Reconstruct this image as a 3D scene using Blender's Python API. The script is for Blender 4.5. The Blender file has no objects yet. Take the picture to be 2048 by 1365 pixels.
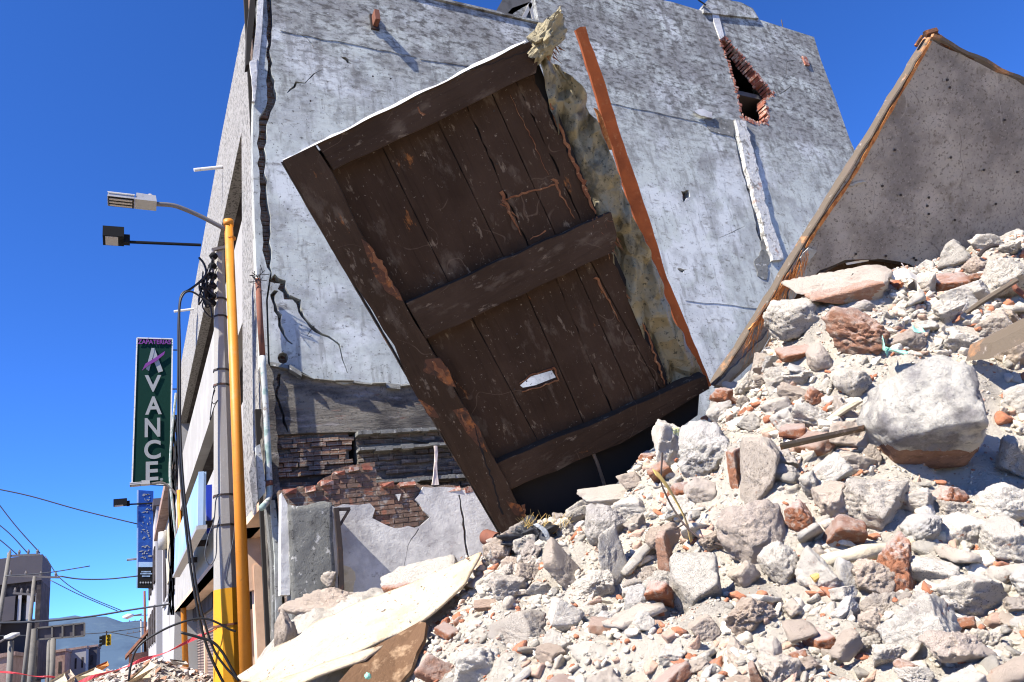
import bpy, bmesh, math, random
import numpy as np
from mathutils import Vector, noise, Matrix
from mathutils.geometry import delaunay_2d_cdt
random.seed(7); rng = np.random.default_rng(7)
scene = bpy.context.scene
col = scene.collection
# ---------------------------------------------------------------- camera
FP = 1461.0                                    # focal length in pixels of the 2048 px photograph
_u = np.array([-714, -4082, 1461.]); _u /= np.linalg.norm(_u)
_y = np.array([255-1024, 1325-682, 1461.]); _y -= _u*(_y@_u); _y /= np.linalg.norm(_y)
_x = np.cross(_y, _u)
MW = np.array([_x, _y, _u])                    # rows: world X (along the party wall), Y (up the street), Z
cd = bpy.data.cameras.new("camera"); cam = bpy.data.objects.new("camera", cd); col.objects.link(cam)
cd.sensor_width = 36; cd.lens = 36*FP/2048; cd.clip_start = .05; cd.clip_end = 9000
R3 = Matrix(((MW[0][0], -MW[0][1], -MW[0][2]), (MW[1][0], -MW[1][1], -MW[1][2]), (MW[2][0], -MW[2][1], -MW[2][2])))
cam.matrix_world = R3.to_4x4()
scene.camera = cam
# ---------------------------------------------------------------- light
SUN = np.array([-.75, -.24, .90]); SUN /= np.linalg.norm(SUN)
w = bpy.data.worlds.new("World"); scene.world = w; w.use_nodes = True
nt = w.node_tree; nt.nodes.clear()
sky = nt.nodes.new('ShaderNodeTexSky'); sky.sky_type = 'NISHITA'; sky.sun_disc = False
sky.sun_elevation = math.asin(SUN[2]); sky.sun_rotation = math.atan2(SUN[0], SUN[1])
sky.altitude = 2000; sky.air_density = .6; sky.dust_density = 0; sky.ozone_density = 6.0
hsv = nt.nodes.new('ShaderNodeHueSaturation'); hsv.inputs['Saturation'].default_value = 1.1
tint = nt.nodes.new('ShaderNodeMix'); tint.data_type = 'RGBA'; tint.blend_type = 'MULTIPLY'; tint.inputs[0].default_value = 1; tint.inputs[7].default_value = (.82, 1.14, 1.62, 1)
bg = nt.nodes.new('ShaderNodeBackground'); bg.inputs['Strength'].default_value = .088
wo = nt.nodes.new('ShaderNodeOutputWorld')
nt.links.new(sky.outputs[0], hsv.inputs['Color']); nt.links.new(hsv.outputs[0], tint.inputs[6]); nt.links.new(tint.outputs[2], bg.inputs['Color']); nt.links.new(bg.outputs[0], wo.inputs['Surface'])
sd = bpy.data.lights.new("sun", 'SUN'); sd.energy = 4.8; sd.angle = math.radians(.5); sd.color = (1, .94, .85)
so = bpy.data.objects.new("sun", sd); col.objects.link(so)
so.rotation_euler = Vector(SUN).to_track_quat('Z', 'Y').to_euler()
scene.view_settings.view_transform = 'Standard'; scene.view_settings.look = 'None'
scene.view_settings.exposure = 1.42; scene.view_settings.gamma = 1
scene.render.resolution_x = 1024; scene.render.resolution_y = 682
scene.render.engine = 'CYCLES'; scene.cycles.max_bounces = 6; scene.cycles.pixel_filter_type = 'BLACKMAN_HARRIS'; scene.cycles.filter_width = 1.15

# ---------------------------------------------------------------- projection helpers (where a thing seen at a pixel stands in the world)
def ray(px, py): return MW @ np.array([(px-1024)/FP, (py-682)/FP, 1.])
def at(px, py, d): return ray(px, py)*d
def onY(px, py, Y): r = ray(px, py); return r*(Y/r[1])
def onX(px, py, X): r = ray(px, py); return r*(X/r[0])
def onPl(px, py, p0, n): r = ray(px, py); return r*((n@p0)/(n@r))
def onFac(px, py, o=0):                         # the street front, which leans: X = 1.70 + .033 Z
    r = ray(px, py); return r*((1.70+o)/(r[0]-.033*r[2]))
def proj(p):
    c = MW.T @ np.array(p); return 1024+FP*c[0]/c[2], 682+FP*c[1]/c[2], c[2]
def nz(p, s=1., o=0.): return noise.noise(Vector((p[0]*s+o, p[1]*s+o*1.7, p[2]*s-o)))
def fbm(p, s, oct=4, o=0.): return noise.fractal(Vector((p[0]*s+o, p[1]*s+o, p[2]*s-o)), .9, 2.1, oct)

# ---------------------------------------------------------------- materials
MATS = {}
def mat(name, base, rough=.85, metal=0., layers=(), bump=None, rand=0., spec=.3, bump2=None, up=None, attr=None, brick=None, scratch=(), axes=None):
    m = bpy.data.materials.new(name); m.use_nodes = True; N = m.node_tree.nodes; L = m.node_tree.links
    b = N['Principled BSDF']; b.inputs['Roughness'].default_value = rough; b.inputs['Metallic'].default_value = metal
    b.inputs['Specular IOR Level'].default_value = spec
    tc = N.new('ShaderNodeTexCoord'); geo = N.new('ShaderNodeNewGeometry')
    objsock = tc.outputs['Object']
    if axes:
        cb = N.new('ShaderNodeCombineXYZ')
        for q_, a_ in enumerate(axes):
            dt = N.new('ShaderNodeVectorMath'); dt.operation = 'DOT_PRODUCT'; L.new(tc.outputs['Object'], dt.inputs[0]); dt.inputs[1].default_value = tuple(a_); L.new(dt.outputs['Value'], cb.inputs[q_])
        objsock = cb.outputs[0]
    def coord(st, which='Object'):
        mp = N.new('ShaderNodeMapping'); mp.inputs['Scale'].default_value = st
        L.new(geo.outputs['Position'] if which == 'W' else objsock, mp.inputs['Vector']); return mp.outputs[0]
    def rng_(sock, lo, hi, a=0., b_=1.):
        r = N.new('ShaderNodeMapRange'); r.inputs[1].default_value = lo; r.inputs[2].default_value = hi
        r.inputs[3].default_value = a; r.inputs[4].default_value = b_; L.new(sock, r.inputs[0]); return r.outputs[0]
    def mix(fac, c1, c2):
        x = N.new('ShaderNodeMix'); x.data_type = 'RGBA'
        if isinstance(fac, float): x.inputs[0].default_value = fac
        else: L.new(fac, x.inputs[0])
        for s, c in ((6, c1), (7, c2)):
            if isinstance(c, tuple): x.inputs[s].default_value = (*c, 1)
            else: L.new(c, x.inputs[s])
        return x.outputs[2]
    cur = base; heights = []
    if attr:
        a = N.new('ShaderNodeAttribute'); a.attribute_name = attr; cur = a.outputs['Color']
    if brick:                                   # (colour a, colour b, mortar, brick w, brick h, mortar size, axis)
        c1, c2, mo, bw, bh, ms, ax = brick
        sx = N.new('ShaderNodeSeparateXYZ'); L.new(geo.outputs['Position'], sx.inputs[0])
        cx = N.new('ShaderNodeCombineXYZ'); L.new(sx.outputs[ax], cx.inputs[0]); L.new(sx.outputs[2], cx.inputs[1])
        wn = N.new('ShaderNodeTexNoise'); wn.inputs['Scale'].default_value = 5; L.new(geo.outputs['Position'], wn.inputs['Vector'])
        va = N.new('ShaderNodeVectorMath'); va.operation = 'MULTIPLY_ADD'; L.new(wn.outputs['Color'], va.inputs[0])
        va.inputs[1].default_value = (.05, .035, 0); L.new(cx.outputs[0], va.inputs[2])
        bt = N.new('ShaderNodeTexBrick'); L.new(va.outputs[0], bt.inputs['Vector'])
        bt.inputs['Color1'].default_value = (*c1, 1); bt.inputs['Color2'].default_value = (*c2, 1); bt.inputs['Mortar'].default_value = (*mo, 1)
        bt.inputs['Scale'].default_value = 1; bt.inputs['Brick Width'].default_value = bw; bt.inputs['Row Height'].default_value = bh
        bt.inputs['Mortar Size'].default_value = ms; bt.inputs['Mortar Smooth'].default_value = .3; bt.inputs['Bias'].default_value = -.1
        cur = bt.outputs['Color']; heights.append((rng_(bt.outputs['Fac'], 0, 1, 1, 0), .02))
    for ly in layers:
        # (colour, scale, detail, lo, hi, amount, stretch, [zlo, zhi], [W])
        c, sc, de, lo, hi, am = ly[:6]; st = ly[6] if len(ly) > 6 and ly[6] else (1, 1, 1)
        n = N.new('ShaderNodeTexNoise'); n.inputs['Scale'].default_value = sc; n.inputs['Detail'].default_value = de
        n.inputs['Roughness'].default_value = .65
        L.new(coord(st, 'W' if len(ly) > 8 else 'Object'), n.inputs['Vector'])
        f = rng_(n.outputs[0], lo, hi, 0, am)
        if len(ly) > 7 and ly[7]:
            sx = N.new('ShaderNodeSeparateXYZ'); L.new(geo.outputs['Position'], sx.inputs[0])
            g = rng_(sx.outputs[2], *ly[7]); mm = N.new('ShaderNodeMath'); mm.operation = 'MULTIPLY'; L.new(f, mm.inputs[0]); L.new(g, mm.inputs[1]); f = mm.outputs[0]
        cur = mix(f, cur, c)
    for (c, sc, wd, msc, mlo, mhi, am, dist) in scratch:
        n = N.new('ShaderNodeTexNoise'); n.inputs['Scale'].default_value = sc; n.inputs['Detail'].default_value = 1.5; n.inputs['Distortion'].default_value = dist; L.new(tc.outputs['Object'], n.inputs['Vector'])
        q = N.new('ShaderNodeMath'); q.operation = 'SUBTRACT'; L.new(n.outputs[0], q.inputs[0]); q.inputs[1].default_value = .5
        q2 = N.new('ShaderNodeMath'); q2.operation = 'ABSOLUTE'; L.new(q.outputs[0], q2.inputs[0])
        n2 = N.new('ShaderNodeTexNoise'); n2.inputs['Scale'].default_value = msc; n2.inputs['Detail'].default_value = 6; L.new(tc.outputs['Object'], n2.inputs['Vector'])
        q3 = N.new('ShaderNodeMath'); q3.operation = 'MULTIPLY'; L.new(rng_(q2.outputs[0], wd, wd*.3, 0, am), q3.inputs[0]); L.new(rng_(n2.outputs[0], mlo, mhi), q3.inputs[1])
        cur = mix(q3.outputs[0], cur, c)
    if up:                                      # settled dust on faces that look up: (colour, lo, hi, amount)
        sx = N.new('ShaderNodeSeparateXYZ'); L.new(geo.outputs['Normal'], sx.inputs[0])
        n = N.new('ShaderNodeTexNoise'); n.inputs['Scale'].default_value = 9; n.inputs['Detail'].default_value = 6; L.new(geo.outputs['Position'], n.inputs['Vector'])
        ad = N.new('ShaderNodeMath'); ad.operation = 'ADD'; L.new(sx.outputs[2], ad.inputs[0]); L.new(n.outputs[0], ad.inputs[1])
        cur = mix(rng_(ad.outputs[0], up[1]+.5, up[2]+.5, 0, up[3]), cur, up[0])
    if rand:
        oi = N.new('ShaderNodeObjectInfo'); wn = N.new('ShaderNodeTexWhiteNoise'); wn.noise_dimensions = '1D'; L.new(oi.outputs['Random'], wn.inputs['W'])
        cur = mix(rng_(wn.outputs['Value'], .45, 1., 0, .75), cur, tuple(np.array((.50, .36, .26)) if name != 'broken_brick' else np.array((.55, .40, .30))))
        h = N.new('ShaderNodeHueSaturation')
        L.new(rng_(oi.outputs['Random'], 0, 1, 1-rand, 1+rand), h.inputs['Value'])
        if isinstance(cur, tuple): h.inputs['Color'].default_value = (*cur, 1)
        else: L.new(cur, h.inputs['Color'])
        cur = h.outputs[0]
    if isinstance(cur, tuple): b.inputs['Base Color'].default_value = (*cur, 1)
    else: L.new(cur, b.inputs['Base Color'])
    prev = None
    for bp in (bump, bump2):
        if bp:                                  # (scale, detail, strength, distance, stretch, kind)
            st = bp[4] if len(bp) > 4 and bp[4] else (1, 1, 1)
            if len(bp) > 5:
                n = N.new('ShaderNodeTexVoronoi'); n.inputs['Scale'].default_value = bp[0]
            else:
                n = N.new('ShaderNodeTexNoise'); n.inputs['Scale'].default_value = bp[0]; n.inputs['Detail'].default_value = bp[1]; n.inputs['Roughness'].default_value = .7
            L.new(coord(st), n.inputs['Vector']); heights.append((n.outputs[0], bp[3]*bp[2]))
    for hsock, dist in heights:
        bu = N.new('ShaderNodeBump'); bu.inputs['Strength'].default_value = 1; bu.inputs['Distance'].default_value = dist
        L.new(hsock, bu.inputs['Height'])
        if prev: L.new(prev, bu.inputs['Normal'])
        prev = bu.outputs[0]
    if prev: L.new(prev, b.inputs['Normal'])
    MATS[name] = m; return m

m_wall = mat('weathered_shaded_plaster', (.43, .45, .405), .92, layers=[
    ((.31, .315, .30), .9, 12, .50, .56, .6), ((.54, .55, .53), .7, 9, .52, .58, .7), ((.17, .18, .18), 1.1, 12, .44, .62, .65, (1, 1, .6), (6.4, 4.2)), ((.20, .20, .185), 1.7, 14, .50, .64, .6, (1, 1, .8)), ((.09, .085, .075), 2.1, 15, .55, .63, .75, (1.4, 1, .7), (7.0, 10.5)),  # one layer paints bluish shade along with grey staining low on the wall
    ((.10, .09, .075), 5, 15, .56, .66, .75, (.6, 1, 1.2)), ((.20, .195, .18), 1.3, 14, .40, .58, .8, (.5, 1, 1.2), (8.6, 11.0)), ((.06, .055, .05), 8, 14, .48, .60, .9, (.5, 1, 1.1), (8.2, 11.4)), ((.10, .095, .085), 24, 10, .54, .62, .6, (.5, 1, 1), (8.0, 12)),
    ((.10, .095, .085), 2.4, 12, .54, .64, .6, (1.8, 1, .3), (9.2, 13.5)), ((.15, .145, .13), 3, 14, .54, .62, .5, (1.8, 1, .35)), ((.05, .045, .04), 16, 10, .59, .64, .85), ((.55, .56, .54), 9, 8, .62, .68, .5)],
    bump=(2.5, 14, 1, .016, (.7, 1, 1)), bump2=(60, 10, 1, .006))
m_lowdark = mat('grimy_render', (.20, .18, .145), .95, layers=[((.30, .275, .25), 1.1, 10, .48, .58, .8, (.7, 1, 1), (3.3, 3.7)), 
    ((.045, .04, .038), 1.6, 10, .42, .60, .9, (.6, 1, 1.5)), ((.34, .32, .31), 3, 10, .56, .70, .8, (.4, 1, 1.5)), ((.22, .10, .07), 8, 6, .60, .68, .6, (.4, 1, 2)), ((.03, .03, .03), 30, 5, .55, .66, .6)],
    bump=(7, 12, 1, .09, (.35, 1, 1.6)), bump2=(30, 8, 1, .02))
m_brickold = mat('old_red_brick', (.2, .1, .08), .95, brick=((.24, .13, .08), (.18, .13, .09), (.28, .24, .19), .25, .072, .009, 0),
    layers=[((.07, .06, .055), 2.2, 9, .45, .62, .75), ((.32, .29, .27), 7, 8, .56, .68, .6), ((.10, .05, .035), 20, 6, .55, .66, .5)], bump=(14, 10, 1, .04), bump2=(60, 5, 1, .006))
m_brickdark = mat('sooty_brick_courses', (.12, .1, .09), .95, brick=((.19, .135, .10), (.14, .12, .095), (.24, .21, .17), .27, .075, .011, 0),
    layers=[((.04, .038, .036), 2.5, 9, .45, .6, .7), ((.30, .28, .26), 6, 9, .60, .70, .7, (.3, 1, 1.8))], bump=(16, 10, 1, .05), bump2=(60, 5, 1, .008))
m_plwhite = mat('chipped_white_plaster', (.52, .51, .48), .9, layers=[
    ((.30, .29, .285), 1.3, 8, .46, .60, .8), ((.16, .14, .13), 9, 10, .60, .70, .7), ((.40, .30, .26), 5, 5, .66, .72, .6), ((.2, .19, .18), 2, 10, .46, .7, .6, (1, 1, 1), (1.3, -.2))], bump=(12, 8, 1, .015), bump2=(70, 5, 1, .003))
m_chalk = mat('chalky_broken_plaster', (.50, .49, .455), .95, layers=[((.16, .15, .13), 5, 14, .54, .60, .85), ((.30, .17, .12), 3, 12, .60, .65, .7), ((.07, .065, .055), 11, 10, .58, .63, .8)], bump=(9, 14, 1, .05), bump2=(40, 8, 1, .012))
m_stucco = mat('rough_grey_stucco', (.33, .315, .29), .95, layers=[((.07, .065, .06), 13, 3, .52, .56, .75), ((.4, .38, .36), 1.2, 6, .5, .7, .4)], bump=(60, 5, 1, .03))
m_white = mat('painted_white_facade', (.31, .295, .27), .85, layers=[((.42, .40, .38), 1.1, 8, .48, .68, .6), ((.25, .23, .21), 6, 10, .62, .72, .5, (1, 1, .3))], bump=(30, 6, 1, .006))
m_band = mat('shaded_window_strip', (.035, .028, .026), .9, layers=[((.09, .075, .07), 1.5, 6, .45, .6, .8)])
m_glass = mat('dark_window_glass', (.02, .022, .026), .12, spec=.6)
m_tan = mat('tan_painted_soffit', (.66, .45, .30), .9, layers=[((.42, .27, .18), 1, 6, .45, .65, .6), ((.66, .6, .54), 6, 8, .68, .72, .6)], bump=(20, 5, 1, .004))
m_dark = mat('dark_gap', (.02, .017, .015), 1)
m_colgrey = mat('rough_grey_column', (.16, .16, .145), .95, layers=[((.42, .41, .38), 9, 12, .59, .63, .9), ((.07, .065, .06), 4, 12, .52, .66, .7), ((.04, .04, .035), 16, 8, .60, .66, .8)], bump=(14, 14, 1, .03), bump2=(60, 8, 1, .012))
_pa = np.array([.818, -.499, .285]); _pl = np.array([.533, .353, -.769]); _pn = np.cross(_pa, _pl)
def timber(name, base, along, across):
    ax = (across, along, _pn); b = np.array(base); c = lambda k, w=0.: tuple(b*k+w)
    return mat(name, base, .85, spec=.12, axes=ax, layers=[
        (c(1.7, .004), 3, 12, .46, .68, .5, (1.6, .3, 1)), (c(.4), 9, 12, .55, .68, .45, (3.5, .15, 1)), (c(1.5, .004), .9, 10, .48, .62, .7), ((.15, .11, .075), 4, 15, .56, .68, .6, (1.4, .6, 1)),
        ((.30, .11, .03), 3.5, 10, .655, .70, .9, (1.5, .5, 1)), ((.30, .24, .17), 30, 8, .645, .69, .85), ((.24, .18, .12), 14, 12, .62, .67, .6, (1, .35, 1))],
        scratch=[((.22, .15, .10), 2.0, .006, 1.6, .56, .62, .32, .3)], bump=(14, 12, 1, .010, (3, .25, 1)), bump2=(70, 6, 1, .003))
m_wood = timber('dark_brown_boards', (.040, .0225, .0125), _pl, _pa)
m_rail = timber('scuffed_cross_rail', (.044, .026, .015), _pa, _pl)
m_stile = timber('scuffed_side_beam', (.046, .027, .015), _pl, _pa)
m_tornwood = mat('torn_orange_wood', (.50, .19, .05), .8, layers=[((.26, .08, .02), 12, 8, .45, .6, .8), ((.66, .40, .16), 20, 6, .56, .66, .7)], bump=(30, 8, 1, .02))
m_plank = mat('orange_plank_wood', (.40, .10, .024), .8, layers=[((.20, .05, .014), 3, 8, .45, .65, .7), ((.45, .17, .06), 16, 8, .58, .68, .6)], bump=(25, 8, 1, .008))
m_sheet = mat('crumpled_olive_sheet', (.31, .26, .15), .5, metal=.1, layers=[((.16, .13, .07), 3, 12, .52, .64, .7), ((.34, .30, .19), 5, 12, .55, .63, .6), ((.04, .035, .02), 30, 6, .57, .64, .8), ((.07, .06, .035), 1.8, 12, .53, .60, .75)], bump=(5, 0, 1, .14, (1, 1, .6), 'v'), bump2=(16, 12, 1, .03))
m_slab = mat('stained_grey_board', (.33, .29, .23), .85, layers=[((.11, .093, .082), 1.3, 9, .44, .62, .7), ((.38, .33, .27), 2.2, 9, .55, .66, .6), ((.10, .08, .06), 34, 4, .55, .64, .8), ((.44, .38, .31), 50, 3, .62, .7, .6), ((.15, .12, .09), 4, 12, .58, .66, .6)], scratch=[((.40, .35, .28), 1.1, .004, 1.2, .56, .62, .5, .2), ((.12, .10, .08), 1.3, .004, 1.5, .54, .6, .6, .3)], bump=(2.5, 8, 1, .03), bump2=(50, 4, 1, .004))
m_greywood = mat('weathered_grey_wood', (.11, .085, .06), .85, layers=[((.42, .20, .08), 3, 9, .56, .64, .8), ((.12, .09, .07), 5, 8, .5, .65, .7), ((.36, .32, .28), 12, 6, .6, .7, .6)], bump=(30, 8, 1, .008))
m_foil = mat('torn_grey_foil', (.30, .31, .30), .35, metal=.6, layers=[((.2, .19, .18), 6, 8, .5, .65, .7)], bump=(12, 8, 1, .02))
m_rim = mat('pale_sheet_edge', (.62, .60, .56), .5, layers=[((.25, .22, .2), 9, 6, .56, .66, .7)])
m_orange = mat('orange_painted_pole', (.52, .185, .016), .5, layers=[((.45, .14, .012), 2, 7, .5, .65, .5), ((.16, .08, .03), 14, 10, .63, .68, .8), ((.40, .22, .08), 3, 9, .56, .66, .5)], spec=.3, bump=(50, 5, 1, .002))
m_cpole = mat('grey_concrete_pole', (.30, .285, .26), .9, layers=[((.27, .26, .25), 3, 9, .48, .65, .6, (1, 1, .3)), ((.42, .40, .37), 20, 5, .6, .7, .5)], bump=(40, 6, 1, .004))
m_ypaint = mat('yellow_pole_paint', (.64, .29, .01), .6, layers=[((.55, .25, .02), 4, 8, .52, .66, .6), ((.3, .2, .1), 20, 6, .66, .7, .7)])
m_metal = mat('grey_lamp_metal', (.38, .37, .35), .45, metal=.3, layers=[((.24, .22, .2), 8, 6, .5, .66, .5)])
m_arm = mat('dull_steel_arm', (.17, .15, .135), .5, metal=.4)
m_black = mat('black_metal', (.012, .012, .012), .8, spec=.1)
m_lens = mat('pale_lamp_lens', (.42, .38, .34), .25)
m_cable = mat('black_cable', (.014, .014, .014), .5)
m_wire = mat('grey_wire', (.06, .065, .075), .6)
m_rust = mat('rusty_pipe', (.16, .06, .035), .85, layers=[((.07, .035, .025), 9, 8, .5, .65, .8)], bump=(40, 6, 1, .004))
m_pipe = mat('chipped_white_pipe', (.36, .37, .34), .7, layers=[((.13, .09, .06), 8, 9, .54, .62, .85), ((.16, .26, .23), 4, 5, .50, .56, .7)])
m_iron = mat('dark_iron', (.03, .022, .018), .6, layers=[((.13, .05, .03), 7, 7, .56, .66, .7)])
m_green = mat('dark_green_sign', (.003, .026, .019), .8, spec=.1, layers=[((.005, .038, .028), 1.2, 6, .5, .7, .5)])
m_letter = mat('grey_white_lettering', (.26, .27, .27), .6)
m_purple = mat('purple_lettering', (.16, .03, .19), .6)
m_blue = mat('blue_sign_face', (.012, .05, .22), .4, layers=[((.02, .10, .36), .7, 4, .5, .65, .7)])
m_dblue = mat('deep_blue_panel', (.01, .03, .30), .45)
m_lblue = mat('pale_blue_sign_face', (.24, .38, .56), .4, layers=[((.42, .50, .60), .5, 4, .42, .62, .8)])
m_stone = mat('pale_limestone', (.68, .63, .54), .9, rand=.12, layers=[((.28, .265, .26), 1.6, 9, .50, .66, .8), ((.36, .12, .06), 2.2, 7, .66, .72, .8), ((.12, .11, .105), 7, 9, .60, .72, .7)],
    bump=(4, 15, 1, .22), bump2=(26, 10, 1, .09), up=((.66, .62, .58), .0, .6, .7))
m_conc = mat('broken_concrete', (.62, .555, .46), .95, rand=.14, layers=[((.38, .34, .28), 3, 12, .52, .64, .75), ((.62, .58, .51), 9, 8, .54, .66, .6), ((.09, .08, .07), 12, 10, .585, .64, .9), ((.40, .15, .08), 2, 8, .655, .70, .8)],
    bump=(5, 15, 1, .30), bump2=(24, 12, 1, .14), up=((.74, .68, .58), -.1, .6, .65))
m_brick = mat('broken_brick', (.47, .19, .095), .95, rand=.16, layers=[((.28, .08, .04), 2.5, 8, .5, .64, .7), ((.58, .44, .34), 3, 10, .50, .62, .9), ((.16, .06, .04), 16, 8, .6, .7, .6)],
    bump=(5, 15, 1, .2), bump2=(28, 10, 1, .08), up=((.66, .56, .50), .1, .8, .7))
m_plas = mat('white_plaster_chunk', (.74, .68, .58), .9, rand=.10, layers=[((.40, .33, .28), 2, 8, .54, .66, .6), ((.5, .22, .13), 1.6, 6, .64, .68, .8), ((.24, .22, .20), 12, 9, .62, .7, .6)],
    bump=(4, 14, 1, .16), bump2=(26, 10, 1, .06))
m_dust = mat('rubble_dust', (.61, .55, .455), .97, layers=[((.34, .305, .26), 2.2, 12, .50, .62, .6), ((.68, .62, .52), 5, 9, .54, .64, .6), ((.36, .16, .10), 3.5, 8, .66, .72, .6), ((.12, .105, .10), 24, 8, .60, .70, .7)],
    bump=(16, 15, 1, .07), bump2=(80, 10, 1, .03))
m_peb = mat('rubble_grit', (.5, .5, .5), .95, attr='tint', layers=[((.20, .185, .175), 22, 8, .54, .66, .6)], bump=(40, 8, 1, .02))
m_boulder = mat('grey_boulder_stone', (.62, .58, .50), .9, layers=[((.17, .155, .15), .9, 10, .50, .60, .9), ((.32, .30, .29), 2, 10, .48, .64, .7), ((.42, .14, .07), 2.6, 5, .69, .72, .9), ((.08, .075, .07), 8, 10, .6, .7, .6)],
    bump=(2.2, 12, 1, .10), bump2=(14, 10, 1, .03))
m_tarp = mat('black_tarpaulin', (.018, .018, .02), .45, layers=[((.12, .12, .13), 12, 8, .58, .7, .5)], bump=(20, 6, 1, .01))
m_cream = mat('cream_board', (.52, .43, .29), .8, layers=[((.40, .30, .19), 3, 14, .50, .60, .6), ((.60, .53, .42), 2, 10, .5, .6, .6), ((.24, .17, .10), 24, 8, .60, .66, .7), ((.50, .38, .22), 1.0, 8, .5, .66, .7), ((.35, .25, .15), 9, 9, .64, .70, .5)], bump=(5, 12, 1, .03), bump2=(40, 8, 1, .006))
m_brown = mat('brown_fibreboard', (.12, .065, .032), .9, layers=[((.36, .24, .14), 5, 12, .50, .60, .8), ((.09, .05, .025), 3, 12, .52, .64, .8)], bump=(18, 9, 1, .02))
m_bamboo = mat('yellow_cane', (.50, .43, .30), .7, layers=[((.34, .27, .15), 6, 9, .5, .64, .6), ((.62, .56, .42), 20, 6, .56, .66, .6)], bump=(20, 7, 1, .01))
m_teal = mat('torn_green_plastic', (.25, .55, .42), .3)
m_bag = mat('cream_plastic_bag', (.66, .60, .48), .4)
m_leaf = mat('dry_yellow_leaf', (.48, .33, .10), .7, layers=[((.3, .24, .14), 8, 5, .5, .6, .7)])
m_twig = mat('dark_twig', (.05, .035, .03), .9)
m_rag = mat('dirty_white_rag', (.55, .47, .42), .9, layers=[((.3, .15, .1), 10, 6, .55, .65, .7)])
m_road = mat('asphalt', (.055, .054, .052), .95, layers=[((.11, .10, .095), 1.5, 8, .5, .65, .6)], bump=(40, 5, 1, .01))
m_walk = mat('pavement_concrete', (.30, .28, .26), .95, layers=[((.2, .19, .18), 2, 8, .5, .65, .6)], bump=(30, 5, 1, .005))
m_earth = mat('dry_earth', (.20, .16, .12), 1, layers=[((.12, .10, .07), .05, 8, .45, .6, .8)])
m_hill = mat('hazed_woodland', (.050, .085, .13), 1, layers=[((.030, .055, .095), .006, 10, .45, .6, .9), ((.075, .115, .15), .02, 8, .55, .66, .6)])  # woodland colour shifted to blue to stand in for distance haze
m_fgrey = mat('grey_rendered_wall', (.09, .08, .085), .9, layers=[((.07, .065, .075), .6, 8, .45, .65, .7)])
m_fbrick = mat('far_pinkish_brick', (.32, .22, .18), .9, layers=[((.20, .12, .09), 1.4, 8, .45, .62, .8)], bump=(12, 6, 1, .02))
m_fwhite = mat('pale_far_wall', (.36, .35, .35), .9, layers=[((.36, .35, .35), .8, 8, .48, .65, .6)])
m_terra = mat('terracotta_roof', (.42, .20, .12), .9, layers=[((.3, .13, .08), 4, 6, .45, .6, .6)])
m_yel = mat('yellow_signal_case', (.75, .48, .02), .5)
m_tape = mat('red_barrier_tape', (.55, .05, .06), .5)
m_shard = mat('tile_shards', (.5, .5, .5), .9, attr='tint', bump=(20, 5, 1, .01))
m_shutter = mat('brown_roller_shutter', (.24, .18, .15), .6, bump=None)
m_dkslab = mat('dark_roof_slab', (.09, .085, .08), .95, layers=[((.04, .038, .036), 4, 8, .5, .65, .7)])

# ---------------------------------------------------------------- object helpers
OFF = {}
def props(o, label=None, cat=None, group=None, kind=None):
    if label: o['label'] = label
    if cat: o['category'] = cat
    if group: o['group'] = group
    if kind: o['kind'] = kind
    return o
def rawobj(name, V, F, m, parent=None, smooth=False, off=None):
    V = np.asarray(V, float)
    if parent is not None: off = OFF[parent.name]
    elif off is None:
        mn, mx = V.min(0), V.max(0); off = np.array([(mn[0]+mx[0])/2, (mn[1]+mx[1])/2, mn[2]])
    me = bpy.data.meshes.new(name); me.from_pydata([tuple(v) for v in (V-off)], [], [tuple(int(i) for i in f) for f in F]); me.validate(); me.update()
    if smooth: me.polygons.foreach_set('use_smooth', [True]*len(me.polygons))
    ms = m if isinstance(m, (list, tuple)) else [m]
    for mm in ms: me.materials.append(mm)
    o = bpy.data.objects.new(name, me); col.objects.link(o)
    if parent is not None: o.parent = parent
    else: o.location = off
    OFF[o.name] = np.array(off, float); return o
def thing(name, loc, label, cat, group=None):
    o = bpy.data.objects.new(name, None); o.location = loc; o.empty_display_size = .2; col.objects.link(o)
    OFF[o.name] = np.array(loc, float); return props(o, label, cat, group)
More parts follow.
